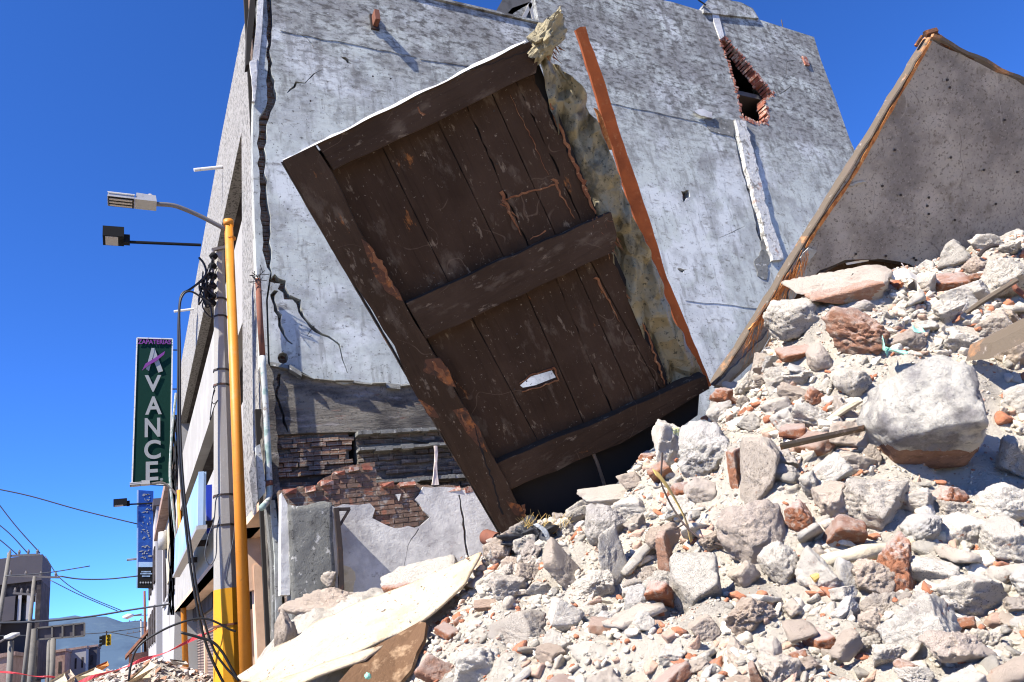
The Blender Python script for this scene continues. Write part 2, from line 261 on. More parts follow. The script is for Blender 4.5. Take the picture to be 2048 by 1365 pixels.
class MB:
    def __init__(s): s.V = []; s.F = []
    def add(s, V, F):
        k = len(s.V); s.V += [tuple(v) for v in V]; s.F += [tuple(i+k for i in f) for f in F]; return s
    def hexa(s, c):                             # 8 corners: bottom 4 (ccw), top 4
        return s.add(c, [(3, 2, 1, 0), (4, 5, 6, 7), (0, 1, 5, 4), (1, 2, 6, 5), (2, 3, 7, 6), (3, 0, 4, 7)])
    def box(s, x0, x1, y0, y1, z0, z1):
        return s.hexa([(x0, y0, z0), (x1, y0, z0), (x1, y1, z0), (x0, y1, z0), (x0, y0, z1), (x1, y0, z1), (x1, y1, z1), (x0, y1, z1)])
    def prism(s, poly, d):                      # poly: list of 3-D points, d: vector
        n = len(poly); P = [np.array(p) for p in poly]; d = np.array(d)
        return s.add(P+[p+d for p in P], [tuple(range(n)), tuple(range(2*n-1, n-1, -1))]+[(i, i+n, (i+1) % n+n, (i+1) % n) for i in range(n)])
    def tube(s, pts, r, n=10, cap=True):
        P = [np.array(p, float) for p in pts]; rs = r if isinstance(r, (list, tuple)) else [r]*len(P)
        V = []; F = []; up = np.array([0, 0, 1.]); prev = None
        for i, p in enumerate(P):
            t = P[min(i+1, len(P)-1)]-P[max(i-1, 0)]; t = t/(np.linalg.norm(t)+1e-9)
            a = prev-t*(prev@t) if prev is not None else np.cross(t, up if abs(t[2]) < .9 else np.array([1., 0, 0]))
            a /= np.linalg.norm(a)+1e-9; prev = a; b = np.cross(t, a)
            for k in range(n):
                an = 2*math.pi*(k+.5)/n; V.append(p+rs[i]*(math.cos(an)*a+math.sin(an)*b))
        for i in range(len(P)-1):
            for k in range(n): F.append((i*n+k, i*n+(k+1) % n, (i+1)*n+(k+1) % n, (i+1)*n+k))
        if cap: F += [tuple(range(n-1, -1, -1)), tuple(range((len(P)-1)*n, len(P)*n))]
        return s.add(V, F)
    def build(s, name, m, parent=None, smooth=False): return rawobj(name, s.V, s.F, m, parent, smooth)
def smoothpath(pts, k=6):
    P = [np.array(p, float) for p in pts]; P = [2*P[0]-P[1]]+P+[2*P[-1]-P[-2]]; out = []
    for i in range(1, len(P)-2):
        for j in range(k):
            t = j/k; a, b, c, d = P[i-1:i+3]
            out.append(.5*((2*b)+(-a+c)*t+(2*a-5*b+4*c-d)*t*t+(-a+3*b-3*c+d)*t**3))
    out.append(P[-2]); return out
def jag(poly, step, amp, seed=0, closed=True):   # ragged outline from a coarse 2-D one
    r = random.Random(seed); out = []; n = len(poly)
    for i in range(n if closed else n-1):
        a = np.array(poly[i], float); b = np.array(poly[(i+1) % n], float); L = np.linalg.norm(b-a); k = max(1, int(L/step))
        nn = np.array([-(b-a)[1], (b-a)[0]])/(L+1e-9)
        for j in range(k):
            t = j/k; out.append(a+(b-a)*t+(nn*r.uniform(-amp, amp) if j else nn*r.uniform(-amp, amp)*.4))
    if not closed: out.append(np.array(poly[-1], float))
    return out
def tri_holes(outer, holes):
    V = []; E = []
    for lp in [outer]+holes:
        k = len(V); V += [Vector((p[0], p[1])) for p in lp]; n = len(lp); E += [(k+i, k+(i+1) % n) for i in range(n)]
    v, e, f, *_ = delaunay_2d_cdt(V, E, [], 0, 1e-6)
    def inside(p, poly):
        c = False; n = len(poly)
        for i in range(n):
            x0, y0 = poly[i][0], poly[i][1]; x1, y1 = poly[(i+1) % n][0], poly[(i+1) % n][1]
            if (y0 > p[1]) != (y1 > p[1]) and p[0] < (x1-x0)*(p[1]-y0)/(y1-y0)+x0: c = not c
        return c
    F = []
    for t in f:
        c = sum((v[i] for i in t), Vector((0, 0)))/len(t)
        if inside(c, outer) and not any(inside(c, h) for h in holes): F.append(tuple(t))
    return [(p.x, p.y) for p in v], F
def plate(mb, outer, holes, to3, depth):
    """planar plate with holes; to3 maps (u, v) to 3-D, depth is the thickness vector"""
    v, F = tri_holes([tuple(p) for p in outer], [[tuple(p) for p in h] for h in holes])
    P = [np.array(to3(*p)) for p in v]; d = np.array(depth); n = len(P)
    cnt = {}
    for f in F:
        for i in range(len(f)):
            a, b = f[i], f[(i+1) % len(f)]; cnt[(a, b)] = 1
    side = [(a, b, b+n, a+n) for (a, b) in cnt if (b, a) not in cnt]
    return mb.add(P+[p+d for p in P], F+[tuple(i+n for i in reversed(f)) for f in F]+side)
def crackpoly(path, w, seed=0, step=.08, amp=.35):
    """a ragged sliver around a 2-D path; w = widths"""
    r = random.Random(seed); P = []
    for i in range(len(path)-1):
        a, b = np.array(path[i], float), np.array(path[i+1], float); k = max(1, int(np.linalg.norm(b-a)/step))
        for j in range(k): P.append((a+(b-a)*j/k, w[i]+(w[i+1]-w[i])*j/k))
    P.append((np.array(path[-1], float), w[-1])); Lh = []; Rh = []
    for i, (p, ww) in enumerate(P):
        t = P[min(i+1, len(P)-1)][0]-P[max(i-1, 0)][0]; t = t/(np.linalg.norm(t)+1e-9); nn = np.array([-t[1], t[0]])
        j = r.uniform(-1, 1)*amp*max(ww, .015)
        Lh.append(p+nn*(ww/2*r.uniform(.5, 1.4)+j)); Rh.append(p-nn*(ww/2*r.uniform(.5, 1.4)-j))
    return Lh+Rh[::-1]
def text_mesh(s, size, squeeze=1.):
    cu = bpy.data.curves.new('t', 'FONT'); cu.body = s; cu.size = size; cu.extrude = .015; cu.offset = size*.022; cu.align_x = 'CENTER'
    o = bpy.data.objects.new('t', cu); col.objects.link(o); dg = bpy.context.evaluated_depsgraph_get()
    me = bpy.data.meshes.new_from_object(o.evaluated_get(dg)); V = [(v.co.x*squeeze, v.co.y, v.co.z) for v in me.vertices]; F = [tuple(p.vertices) for p in me.polygons]
    bpy.data.objects.remove(o); bpy.data.curves.remove(cu); return V, F
def crumple(V, amp, s, o=0., n=None):
    out = []
    for v in V:
        v = np.array(v); k = abs(fbm(v, s, 4, o))-.3+.5*nz(v, s*2.6, o+3)
        d = n if n is not None else np.array([nz(v, s, o+9), nz(v, s, o+19), nz(v, s, o+29)])*2
        out.append(v+np.array(d)*amp*k)
    return out

# ================================================================= SETTING
G = -1.6
props(MB().add([(-4000, -400, G-.02), (4000, -400, G-.02), (4000, 5000, G-.02), (-4000, 5000, G-.02)], [(0, 1, 2, 3)]).build('ground', m_earth), kind='structure')
props(MB().box(-7.0, .2, -12, 400, G-.3, G-.004).build('road', m_road), kind='structure')
props(MB().box(.2, 12, -12, 130, G-.3, G+.13).build('pavement', m_walk), kind='structure')
props(MB().box(-9.5, -7.0, -12, 400, G-.3, G+.13).build('far_pavement', m_walk), kind='structure')
V = []; F = []; nx_, ny_ = 90, 12
for j in range(ny_):
    for i in range(nx_):
        X = -1500+i*45; Y = 2300+j*110
        hgt = 30+130*math.exp(-((X+360)/430)**2)+60*math.exp(-((X+60)/300)**2)+70*math.exp(-((X-1400)/700)**2)+26*fbm((X, Y, 0), .004)
        V.append((X, Y, G-2+max(0, hgt)*math.sin(math.pi*min(1, (j+.0)/(ny_-1)*1.0))))
for j in range(ny_-1):
    for i in range(nx_-1): a = j*nx_+i; F.append((a, a+1, a+nx_+1, a+nx_))
props(rawobj('hills', V, F, m_hill, smooth=True), kind='structure')

# ================================================================= THE DAMAGED BUILDING
YW = 11.0
bld = thing('damaged_building', (8, 20, G), 'tall cracked building with a bare stained side wall, behind the fallen wooden panel', 'building')
def w2(px, py): p = onY(px, py, YW); return (p[0], p[2])
to3w = lambda x, z: (x, YW, z)
crackR = [(546, 40), (544, 60), (542, 89), (542, 111), (544, 148), (553, 197), (542, 225), (533, 246), (531.5, 308), (533, 385), (535, 406), (541, 446), (539, 483), (542, 516), (544, 545)]
crackL = [(540, 545), (533, 535), (525, 500), (524, 470), (521, 420), (520, 380), (516, 300), (517, 235), (528, 222), (534, 200), (535, 150), (534, 100), (534, 60), (536, 42)]
out = [w2(*p) for p in crackR]
out = [(out[0][0], 12.48)]+jag(out, .12, .03, 3, False)+[w2(536, 600), w2(540, 724)]
low = [(541, 724), (577, 733), (629, 759), (669, 764), (744, 768), (827, 768), (880, 770)]
out += jag([w2(*p) for p in low], .15, .03, 5, False)[1:]
out += [(6.6, 3.35), (6.6, -1.6), (19.0, -1.6), (18.7, 8)]+[w2(*p) for p in [(1700, 280), (1672, 200), (1642, 120), (1628, 74), (1515, 38), (1405, 22), (1345, 4)]]+[(8.45, 14.0)]+[w2(1079, 50)]+[w2(885, 5)]
hole_px = [(1439, 78), (1452, 74), (1500, 130), (1548, 189), (1530, 201), (1538, 230), (1532, 250), (1484, 238), (1478, 205), (1457, 130)]
holes = [[w2(*p) for p in hole_px]]
def pxcrack(pts, w, seed): return crackpoly([w2(*p) for p in pts], w, seed)
holes.append(pxcrack([(545, 552), (563, 566), (574, 594), (596, 605), (607, 632), (621, 654), (656, 674), (678, 689), (686, 720), (695, 746)], [.15, .12, .13, .095, .075, .055, .035, .026, .018, .010], 1))
holes.append(pxcrack([(548, 580), (546, 601), (559, 641), (568, 671), (583, 689)], [.07, .055, .07, .05, .03], 2))
holes.append([w2(566+11*math.cos(a), 716+11*math.sin(a)*1.1) for a in np.linspace(0, 6.28, 9)[:-1]])
holes.append(pxcrack([(571, 66), (600, 68), (614, 76), (622, 86), (628, 96)], [.012, .03, .02, .015, .01], 4))
holes.append(pxcrack([(575, 186), (593, 166), (610, 166), (628, 147), (646, 139)], [.012, .05, .02, .02, .01], 5))
holes.append(pxcrack([(628, 651), (614, 672)], [.02, .008], 6))
holes.append(jag([w2(*p) for p in [(1362, 382), (1378, 380), (1380, 394), (1366, 404)]], .08, .03, 7))
holes.append(jag([w2(*p) for p in [(1354, 537), (1374, 538), (1366, 546)]], .08, .02, 8))
holes.append(jag([w2(*p) for p in [(681, 113), (692, 114), (704, 128), (695, 126)]], .05, .02, 9))
holes.append(pxcrack([(1583, 172), (1570, 182), (1556, 189)], [.01, .025, .01], 10))
holes.append(pxcrack([(1593, 120), (1574, 123), (1572, 150), (1560, 168)], [.012, .02, .012, .01], 11))
holes.append(jag([w2(*p) for p in [(1466, 262), (1475, 285), (1497, 350), (1515, 405), (1528, 470), (1541, 522), (1530, 522), (1516, 470), (1500, 400), (1484, 345)]], .15, .03, 12))
holes.append(pxcrack([(1438, 476), (1470, 462), (1490, 452)], [.008, .014, .006], 13))
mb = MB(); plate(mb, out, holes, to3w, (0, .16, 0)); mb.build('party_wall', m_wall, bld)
# backing so that the cracks read as depth, and the room behind the hole
mb = MB(); b0 = YW+.17
plate(mb, [(1.95, 3.4), (9, 3.2), (18.3, 3.0), (18.2, 9), (17.8, 14.2), (13, 14.2), (8.6, 13.6), (8.4, 11.9), (2.0, 12.2)], [[w2(*p) for p in [(1430, 60), (1560, 60), (1560, 262), (1470, 262)]]], lambda x, z: (x, b0, z), (0, .12, 0)); mb.build('brick_core', m_brickold, bld)
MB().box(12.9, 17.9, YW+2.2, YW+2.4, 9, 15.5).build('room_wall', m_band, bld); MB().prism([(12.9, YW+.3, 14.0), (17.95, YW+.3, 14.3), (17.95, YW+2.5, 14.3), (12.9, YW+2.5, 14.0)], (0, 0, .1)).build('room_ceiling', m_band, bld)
MB().box(4.0, 17.85, YW+5, YW+5.2, G, 11.95).build('rear_wall', m_white, bld)
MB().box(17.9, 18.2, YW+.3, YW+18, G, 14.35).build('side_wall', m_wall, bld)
MB().box(2.3, 17.9, YW+.35, YW+18, 12.0, 12.15).build('roof_slab', m_dkslab, bld)
# brick teeth round the hole
def teeth(name, px, closed, seed, w=.11):
    mb = MB(); r = random.Random(seed); P = [np.array(w2(*p)) for p in px]; n = len(P)
    for i in range(n if closed else n-1):
        a, b = P[i], P[(i+1) % n]; L = np.linalg.norm(b-a); k = max(1, int(L/.095)); t = (b-a)/L; nn = np.array([-t[1], t[0]])
        for j in range(k):
            c = a+(b-a)*(j+.5)/k; hw = .040*r.uniform(.6, 1.15); o1 = r.uniform(-.06, .02); ln = w*r.uniform(.3, 1.5); an_ = r.uniform(-.22, .22); t = np.array([math.cos(an_)*(b-a)[0]/L-math.sin(an_)*(b-a)[1]/L, math.sin(an_)*(b-a)[0]/L+math.cos(an_)*(b-a)[1]/L]); nn = np.array([-t[1], t[0]])
            q = [c-t*hw+nn*(o1-ln/2), c+t*hw+nn*(o1-ln/2), c+t*hw+nn*(o1+ln/2), c-t*hw+nn*(o1+ln/2)]
            y0 = YW-.02*r.random(); mb.prism([(z[0], y0, z[1]) for z in q], (0, .30, 0))
    return mb.build(name, m_teethbrick, bld)
m_teethbrick = mat('broken_red_brick_edge', (.26, .095, .06), .9, layers=[((.46, .36, .29), 7, 6, .50, .58, .85), ((.18, .06, .04), 5, 5, .5, .6, .7)], bump=(30, 6, 1, .01))
teeth('brick_edge', hole_px, True, 1)
MB().box(-.1, -.05, 0, .05, 0, .05) and None
mb = MB(); q = [w2(*p) for p in [(1446, 90), (1450, 120), (1472, 205), (1476, 238), (1484, 240), (1482, 205), (1466, 140)]]; mb.prism([(x, YW+.05, z) for x, z in q], (0, .35, 0)); mb.build('hole_mortar', m_plwhite, bld)
# exposed white column, patch of lost plaster, peeled plaster flap
mb = MB(); V = []
Lc = jag([w2(*p) for p in [(1466, 243), (1484, 320), (1503, 392), (1522, 460), (1540, 524)]], .14, .035, 21, False); Rc = jag([w2(*p) for p in [(1487, 246), (1506, 320), (1524, 400), (1543, 462), (1562, 522)]], .14, .035, 22, False)
mb.prism([(x, YW-.09, z) for x, z in Lc+Rc[::-1]], (0, .24, 0)); mb.build('exposed_column', m_chalk, bld)
mb = MB(); mb.prism([(x, YW-.03, z) for x, z in [w2(*p) for p in [(1421, 18), (1434, 22), (1447, 74), (1439, 80), (1428, 50)]]], (0, .06, 0)); mb.build('white_strip', m_plwhite, bld)
mb = MB(); mb.prism([(x, YW-.015, z) for x, z in jag([w2(*p) for p in [(1408, 240), (1430, 236), (1470, 240), (1466, 274), (1450, 270), (1420, 262)]], .1, .03, 23)], (0, .04, 0)); mb.build('bare_patch', m_colgrey, bld)
mb = MB(); mb.prism([(x, YW-.015, z) for x, z in jag([w2(*p) for p in [(1524, 470), (1538, 520), (1532, 560), (1515, 552), (1508, 525), (1520, 505)]], .1, .04, 24)], (0, .04, 0)); mb.build('bare_patch', m_colgrey, bld)
mb = MB(); q = jag([w2(*p) for p in [(1384, 226), (1398, 222), (1420, 228), (1421, 240), (1410, 238), (1398, 235)]], .08, .02, 25); mb.prism([(x, YW-.08, z) for x, z in q], (0, .03, 0)); mb.build('peeled_plaster', m_plwhite, bld)
# ledges / pour lines on the wall
for a, b, t in (((560, 60), (830, 113), .016), ((840, 118), (1052, 148), .010), ((1215, 205), (1420, 248), .012), ((1370, 600), (1520, 616), .012)):
    A, B = w2(*a), w2(*b); mb = MB(); pts = jag([A, B], .25, .02, int(a[0]), False); bot = [(p[0], p[1]-t) for p in pts]
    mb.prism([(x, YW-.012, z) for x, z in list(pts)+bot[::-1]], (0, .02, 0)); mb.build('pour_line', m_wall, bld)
# parapet coping, roof house, tank on the roof, bar stubs
p1, p2 = w2(885, 4), w2(1076, 48)
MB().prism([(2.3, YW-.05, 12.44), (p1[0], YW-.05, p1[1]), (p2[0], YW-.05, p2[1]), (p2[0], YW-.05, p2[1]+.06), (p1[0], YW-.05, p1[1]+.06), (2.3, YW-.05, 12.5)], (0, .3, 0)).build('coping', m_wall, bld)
rh = lambda px, py: onY(px, py, 12.6)
MB().prism([rh(983, 38), rh(1010, -10), rh(1050, -30), rh(1074, -10), rh(1068, 2), rh(1030, 24), rh(1005, 48)], (0, 2.5, 0)).build('roof_house_slab', m_dkslab, bld)
MB().prism([rh(1000, 44), rh(1024, 16), rh(1064, 2), rh(1082, 60), rh(1040, 60)], (0, .2, 0)).build('roof_house_wall', m_wall, bld)
MB().prism([onY(1056, 8, 12.5), onY(1066, -2, 12.5), onY(1083, 50, 12.5), onY(1072, 58, 12.5)], (0, .25, 0)).build('roof_house_post', m_white, bld)
MB().prism([onY(1034, 52, 12.5), onY(1060, 4, 12.5), onY(1066, 8, 12.5), onY(1042, 54, 12.5)], (0, .2, 0)).build('roof_house_post', m_white, bld)
V, F = [], []
cap = [w2(*p) for p in [(1405, 28), (1404, 12), (1414, 2), (1440, 0), (1480, 8), (1503, 20), (1515, 40)]]
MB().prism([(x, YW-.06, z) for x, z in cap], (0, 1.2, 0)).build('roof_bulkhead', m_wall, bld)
MB().tube([onY(1566, 57, YW+.2), onY(1563, 40, YW+.2)], .015).build('steel_rod', m_iron, bld)
MB().tube([onY(1412, 10, YW-.1), onY(1398, 1, YW-.1), onY(1380, -20, YW-.1)], .02).build('roof_cable', m_cable, bld)
c = onY(748, 46, YW); MB().box(c[0]-.05, c[0]+.05, YW-.25, YW+.05, c[2]-.13, c[2]+.12).build('beam_stub', m_rust, bld)
c2 = c+np.array([0, 0, .12]); MB().box(c[0]-.085, c[0]+.085, YW-.05, YW+.0, c[2]-.19, c[2]+.18).build('stub_socket', m_iron, bld)
c = onY(1605, 120, YW); MB().box(c[0], c[0]+.18, YW-.05, YW+.2, c[2]-.2, c[2]+.12).build('brick_chip', m_teethbrick, bld)
# left strip between the corner and the crack
L2 = [w2(*p) for p in crackL]
outer = [w2(538, 560), w2(532, 600), w2(536, 730), w2(521, 730), w2(519, 640), w2(512, 520), w2(505, 300), w2(507, 200), w2(513, 75)]
left = jag(L2, .12, .025, 31, False)
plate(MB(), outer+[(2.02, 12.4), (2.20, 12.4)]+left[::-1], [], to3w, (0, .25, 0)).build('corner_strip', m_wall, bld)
shard_ = [w2(*p) for p in [(536, 728), (545, 745), (552, 860), (560, 985), (546, 1005), (534, 1000), (528, 872), (521, 730)]]
plate(MB(), jag(shard_, .1, .02, 33), [], lambda x, z: (x, YW-.02, z), (0, .2, 0)).build('grimy_corner', m_lowdark, bld)
outl = lambda a, b: [w2(*p) for p in a+b[::-1]]
mb = MB(); mb.prism([(x, YW-.07, z) for x, z in jag(outl([(499, 128), (503, 170), (506, 205), (503, 208)], [(513, 120), (512, 165), (510, 205), (508, 208)]), .1, .01, 32)], (0, .06, 0)); mb.build('loose_render', m_plwhite, bld)
MB().prism([onY(*p, 10.97) for p in [(517, -20), (528, -20), (524, 60), (515, 150), (509, 168), (505, 120), (512, 60)]], (0, .22, 0)).build('white_pier', m_plwhite, bld)
MB().prism([onY(*p, 11.0) for p in [(503, -20), (516, -20), (506, 60), (499, 128), (492, 130), (494, 60)]], (0, .2, 0)).build('open_joint', m_dark, bld)
# crack inner bricks (left of main gap)
mb = MB(); r = random.Random(5); pz = 12.1
while pz > 5.4:
    xr = 2.24-.033*(12-pz)*1.2
    mb.box(1.93-.02*(11-pz)*.5+.02, xr+.06+r.uniform(-.05, .03), YW+.10+r.uniform(0, .06), YW+.5, pz, pz+.058); pz -= .072
mb.build('gap_bricks', m_brickold, bld)
MB().box(1.9, 3.0, YW+.62, YW+.7, 3, 12.2).build('gap_backing', m_dark, bld)

# ------------------------- street front (leaning plane)
def facP(Y, z, o=0): return np.array([1.70+.033*z+o, Y, z])
def facpoly(pts, name, m, o=0, th=.3): return MB().prism([facP(y, z, o) for y, z in pts], (th, 0, 0)).build(name, m, bld)
z_r1t, z_r1b, z_r2t, z_r2b, z_f = 10.25, 8.1, 5.85, 4.25, 1.95
def yz(px, py): p = onFac(px, py); return p[1], p[2]
YP = yz(484, 442)[0]; YE = 36.0
facpoly([(11.27, 2.2), (YP, 2.0), (YP, 12.9), (12.6, 12.5), (11.27, 12.3)], 'corner_pillar', m_stucco)
facpoly([(YP, z_r1t), (YE, z_r1t), (YE, 13.3), (18, 13.2), (YP, 12.9)], 'top_spandrel', m_stucco)
facpoly([(YP, z_r2t), (YE, z_r2t), (YE, z_r1b), (YP, z_r1b)], 'spandrel', m_white)
facpoly([(YP, z_f), (YE, z_f), (YE, z_r2b), (YP, z_r2b)], 'fascia', m_white)
for a, b in ((z_r1b, z_r1t), (z_r2b, z_r2t)):
    wd = facpoly([(YP, a), (YE, a), (YE, b), (YP, b)], 'ribbon_window', m_band, 1.5, .1)
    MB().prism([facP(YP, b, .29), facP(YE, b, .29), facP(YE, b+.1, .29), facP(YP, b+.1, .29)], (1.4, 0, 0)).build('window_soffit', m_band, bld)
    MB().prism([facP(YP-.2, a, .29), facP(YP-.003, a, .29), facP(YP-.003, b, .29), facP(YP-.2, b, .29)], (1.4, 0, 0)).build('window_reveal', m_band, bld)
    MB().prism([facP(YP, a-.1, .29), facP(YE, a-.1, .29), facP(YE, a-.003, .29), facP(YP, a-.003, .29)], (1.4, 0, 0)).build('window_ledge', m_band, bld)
    mb = MB(); k = YP+1.2
    while k < YE: mb.prism([facP(k, a, 1.4), facP(k+.12, a, 1.4), facP(k+.12, b, 1.4), facP(k, b, 1.4)], (.06, 0, 0)); k += 2.6
    mb.build('mullion', m_iron, wd)
facpoly([(YE, G+.13), (YE+.3, G+.13), (YE+.3, 13), (YE, 13)], 'end_wall', m_white, 0, 8)
MB().prism([facP(11.25, z_f, .0), facP(YE, z_f, .0), (9.0, YE, z_f), (9.0, 11.3, z_f)], (0, 0, .12)).build('soffit', m_tan, bld)
MB().box(4.7, 4.9, 14.0, YE, G+.13, z_f).build('shop_wall', m_tan, bld)
MB().box(3.15, 4.7, 26.9, 27.2, G+.13, z_f).build('cross_wall', m_tan, bld)
c0, c1 = .139*15, .160*15
MB().box(c0, c1, 15.0, 15.35, G+.13, z_f-.5).build('shop_column', m_tan, bld)
MB().box(c0-.2, 4.7, 15.02, 15.33, z_f-.95, z_f).build('shop_beam', m_tan, bld)
MB().box(c0+.03, c1-.03, 14.99, 15.36, G+.13, -.2).build('column_dado', m_white, bld)
# shutters set back under the overhang, further along the street
for k, (y0, y1) in enumerate(((27.5, 31), (31.4, 35.6))):
    sh = MB(); z = G+.2
    while z < z_f-.45: sh.prism([(2.6, y0, z), (2.6, y1, z), (2.56, y1, z+.05), (2.56, y0, z+.05)], (.05, 0, 0)); sh.prism([(2.6, y0, z+.05), (2.6, y1, z+.05), (2.6, y1, z+.1), (2.6, y0, z+.1)], (.04, 0, 0)); z += .1
    s_ = sh.build('shutter', m_shutter, bld); MB().box(2.5, 2.75, y0-.3, y0, G+.13, z_f).build('shutter_post', m_tan, s_)
MB().box(2.45, 2.8, 27.2, 35.9, z_f-.5, z_f-.01).build('shutter_box', m_band, bld)
MB().prism([onFac(438, 925, .3), onFac(452, 900, .3), onFac(452, 950, .3), onFac(440, 975, .3)], (.3, 0, 0)).build('wall_vent', m_metal, bld)
# broken lower end of the pillar, hanging open
def shard(px, th, m, name='broken_end', y=10.97): MB().prism([onY(a, b, y) for a, b in px], (0, th, 0)).build(name, m, bld)
shard([(512, 892), (520, 888), (531, 965), (530, 985), (517, 1000)], .12, m_wall, y=10.8)
shard([(498, 945), (508, 900), (516, 995), (508, 1028)], .14, m_stucco, y=10.72)
shard([(508, 905), (513, 898), (524, 985), (517, 1000)], .1, m_dark, y=10.9)
# strip of wall edge standing at the corner of the ground floor
shard([(540, 1000), (550, 1000), (562, 1100), (566, 1290), (553, 1290), (549, 1110)], .2, m_wall, 'corner_jamb', 10.9)
shard([(532, 1005), (541, 1000), (550, 1110), (554, 1290), (548, 1290), (543, 1120)], .2, m_colgrey, 'corner_jamb', 10.95)
# downpipe: rusty above, white below, bent out at the bottom
dp = MB().tube([onY(516, 558, 10.85), onY(520, 640, 10.85), onY(525, 712, 10.85)], .045, 12).build('downpipe', m_rust, bld, True)
MB().tube(smoothpath([onY(525, 712, 10.85), onY(531, 800, 10.85), onY(536, 900, 10.85), onY(539, 975, 10.85), onY(536, 1000, 10.8), onY(523, 1016, 10.6)], 5), .044, 12).build('lower_pipe', m_pipe, dp, True)
MB().tube([onY(536, 962, 10.85), onY(537.5, 972, 10.85)], .062, 12).build('pipe_collar', m_rust, dp, True)
mb = MB(); r = random.Random(3)
for k in range(9):
    p = onY(516+r.uniform(-4, 4), 556+r.uniform(-4, 14), 10.85); mb.tube([p, p+np.array([r.uniform(-.2, .12), -.05, r.uniform(-.05, .15)]), p+np.array([r.uniform(-.25, .15), -.1, r.uniform(-.15, .2)])], .006, 5)
mb.build('loose_wires', m_cable, bld)
# rods sticking out of the street front
for a, b in (((388, 340), (446, 334)), ((348, 623), (388, 618))):
    Y = onFac(*b)[1]; MB().tube([onY(*a, Y), onY(*b, Y)], .045, 8).build('projecting_tube', m_rim, bld)

# ------------------------- dark render band and brick remains below the ledge (part of the same wall)
out = jag([w2(*p) for p in [(540, 722), (577, 731), (629, 757), (669, 762), (744, 766), (827, 766), (1000, 772)]], .12, .02, 41, False)
mb = MB(); plate(mb, list(out)+[(6.5, 2.2), w2(715, 862), w2(700, 862), w2(620, 864), w2(549, 868)], [pxcrack([(560, 745), (556, 790), (566, 830), (576, 862)], [.06, .04, .05, .02], 42)], lambda x, z: (x, YW+.05, z), (0, .2, 0)); mb.build('render_band', m_lowdark, bld)
mb = MB(); P = jag([w2(*p) for p in [(541, 722), (577, 731), (629, 757), (669, 762), (744, 766), (827, 766), (1000, 772)]], .22, .025, 43, False)
for i in range(len(P)-1):
    a, b = P[i], P[i+1]; h = random.choice([.02, .035, .07, .09]); y_ = YW-random.choice([.02, .05, .08])
    mb.hexa([(a[0], y_, a[1]-h), (b[0]-.01, y_-.01, b[1]-h), (b[0]-.01, YW+.08, b[1]-h), (a[0], YW+.08, a[1]-h), (a[0], y_+.02, a[1]), (b[0]-.01, y_+.01, b[1]), (b[0]-.01, YW+.08, b[1]), (a[0], YW+.08, a[1])])
mb.build('broken_ledge', m_colgrey, bld)
def courses(name, x0, x1, z0, z1, m, seed, ydeep=.0, rag=.1, bh=.072):
    """real brick courses, irregular and eroded"""
    r = random.Random(seed); mb = MB(); z = z0; row = 0
    while z < z1:
        x = x0-(.12 if row % 2 else 0); yrow = r.uniform(-.03, .03)
        while x < x1:
            L = r.uniform(.2, .27); yy = YW+ydeep+yrow+r.uniform(-.03, .03)*(1 if r.random() < .8 else 2.2)
            if r.random() < .95 and x+L > x0:
                xa, xb = max(x, x0), min(x+L-.012, x1+r.uniform(-rag, rag)); j = lambda: r.uniform(-.007, .007)
                if xb > xa+.03: mb.hexa([(xa+j(), yy+j(), z+j()), (xb+j(), yy+j(), z+j()), (xb, yy+.12, z), (xa, yy+.12, z), (xa+j(), yy+j(), z+bh-.012+j()), (xb+j(), yy+j(), z+bh-.012+j()), (xb, yy+.12, z+bh-.012), (xa, yy+.12, z+bh-.012)])
            x += L
        z += bh; row += 1
    return mb.build(name, m, bld)
courses('exposed_bricks', 1.93, 3.02, .9, 2.86, m_brickold2 if 'm_brickold2' in globals() else m_brickold, 1, .10)
courses('sooty_bricks', 3.16, 6.4, .9, 2.9, m_brickdark, 2, .06)
for zz in (2.86, 2.6, 2.06): 
    mb = MB(); x = 3.14
    while x < 6.2:
        L = random.uniform(.1, .35); mb.box(x, x+L-.005, YW-.09-.03*random.random(), YW+.1, zz-.035*random.random()-.03, zz+.02*random.random()); x += L
    mb.build('course_ledge', m_colgrey, bld)
MB().box(1.7, 6.6, YW+.32, YW+.42, -1, 3.4).build('slot_backing', m_dark, bld); MB().box(1.75, 3.03, YW+.135, YW+.3, -1, 2.9).build('mortar_core', m_lowdark, bld); MB().box(3.15, 6.5, YW+.10, YW+.3, -1, 2.9).build('mortar_core', m_lowdark, bld)

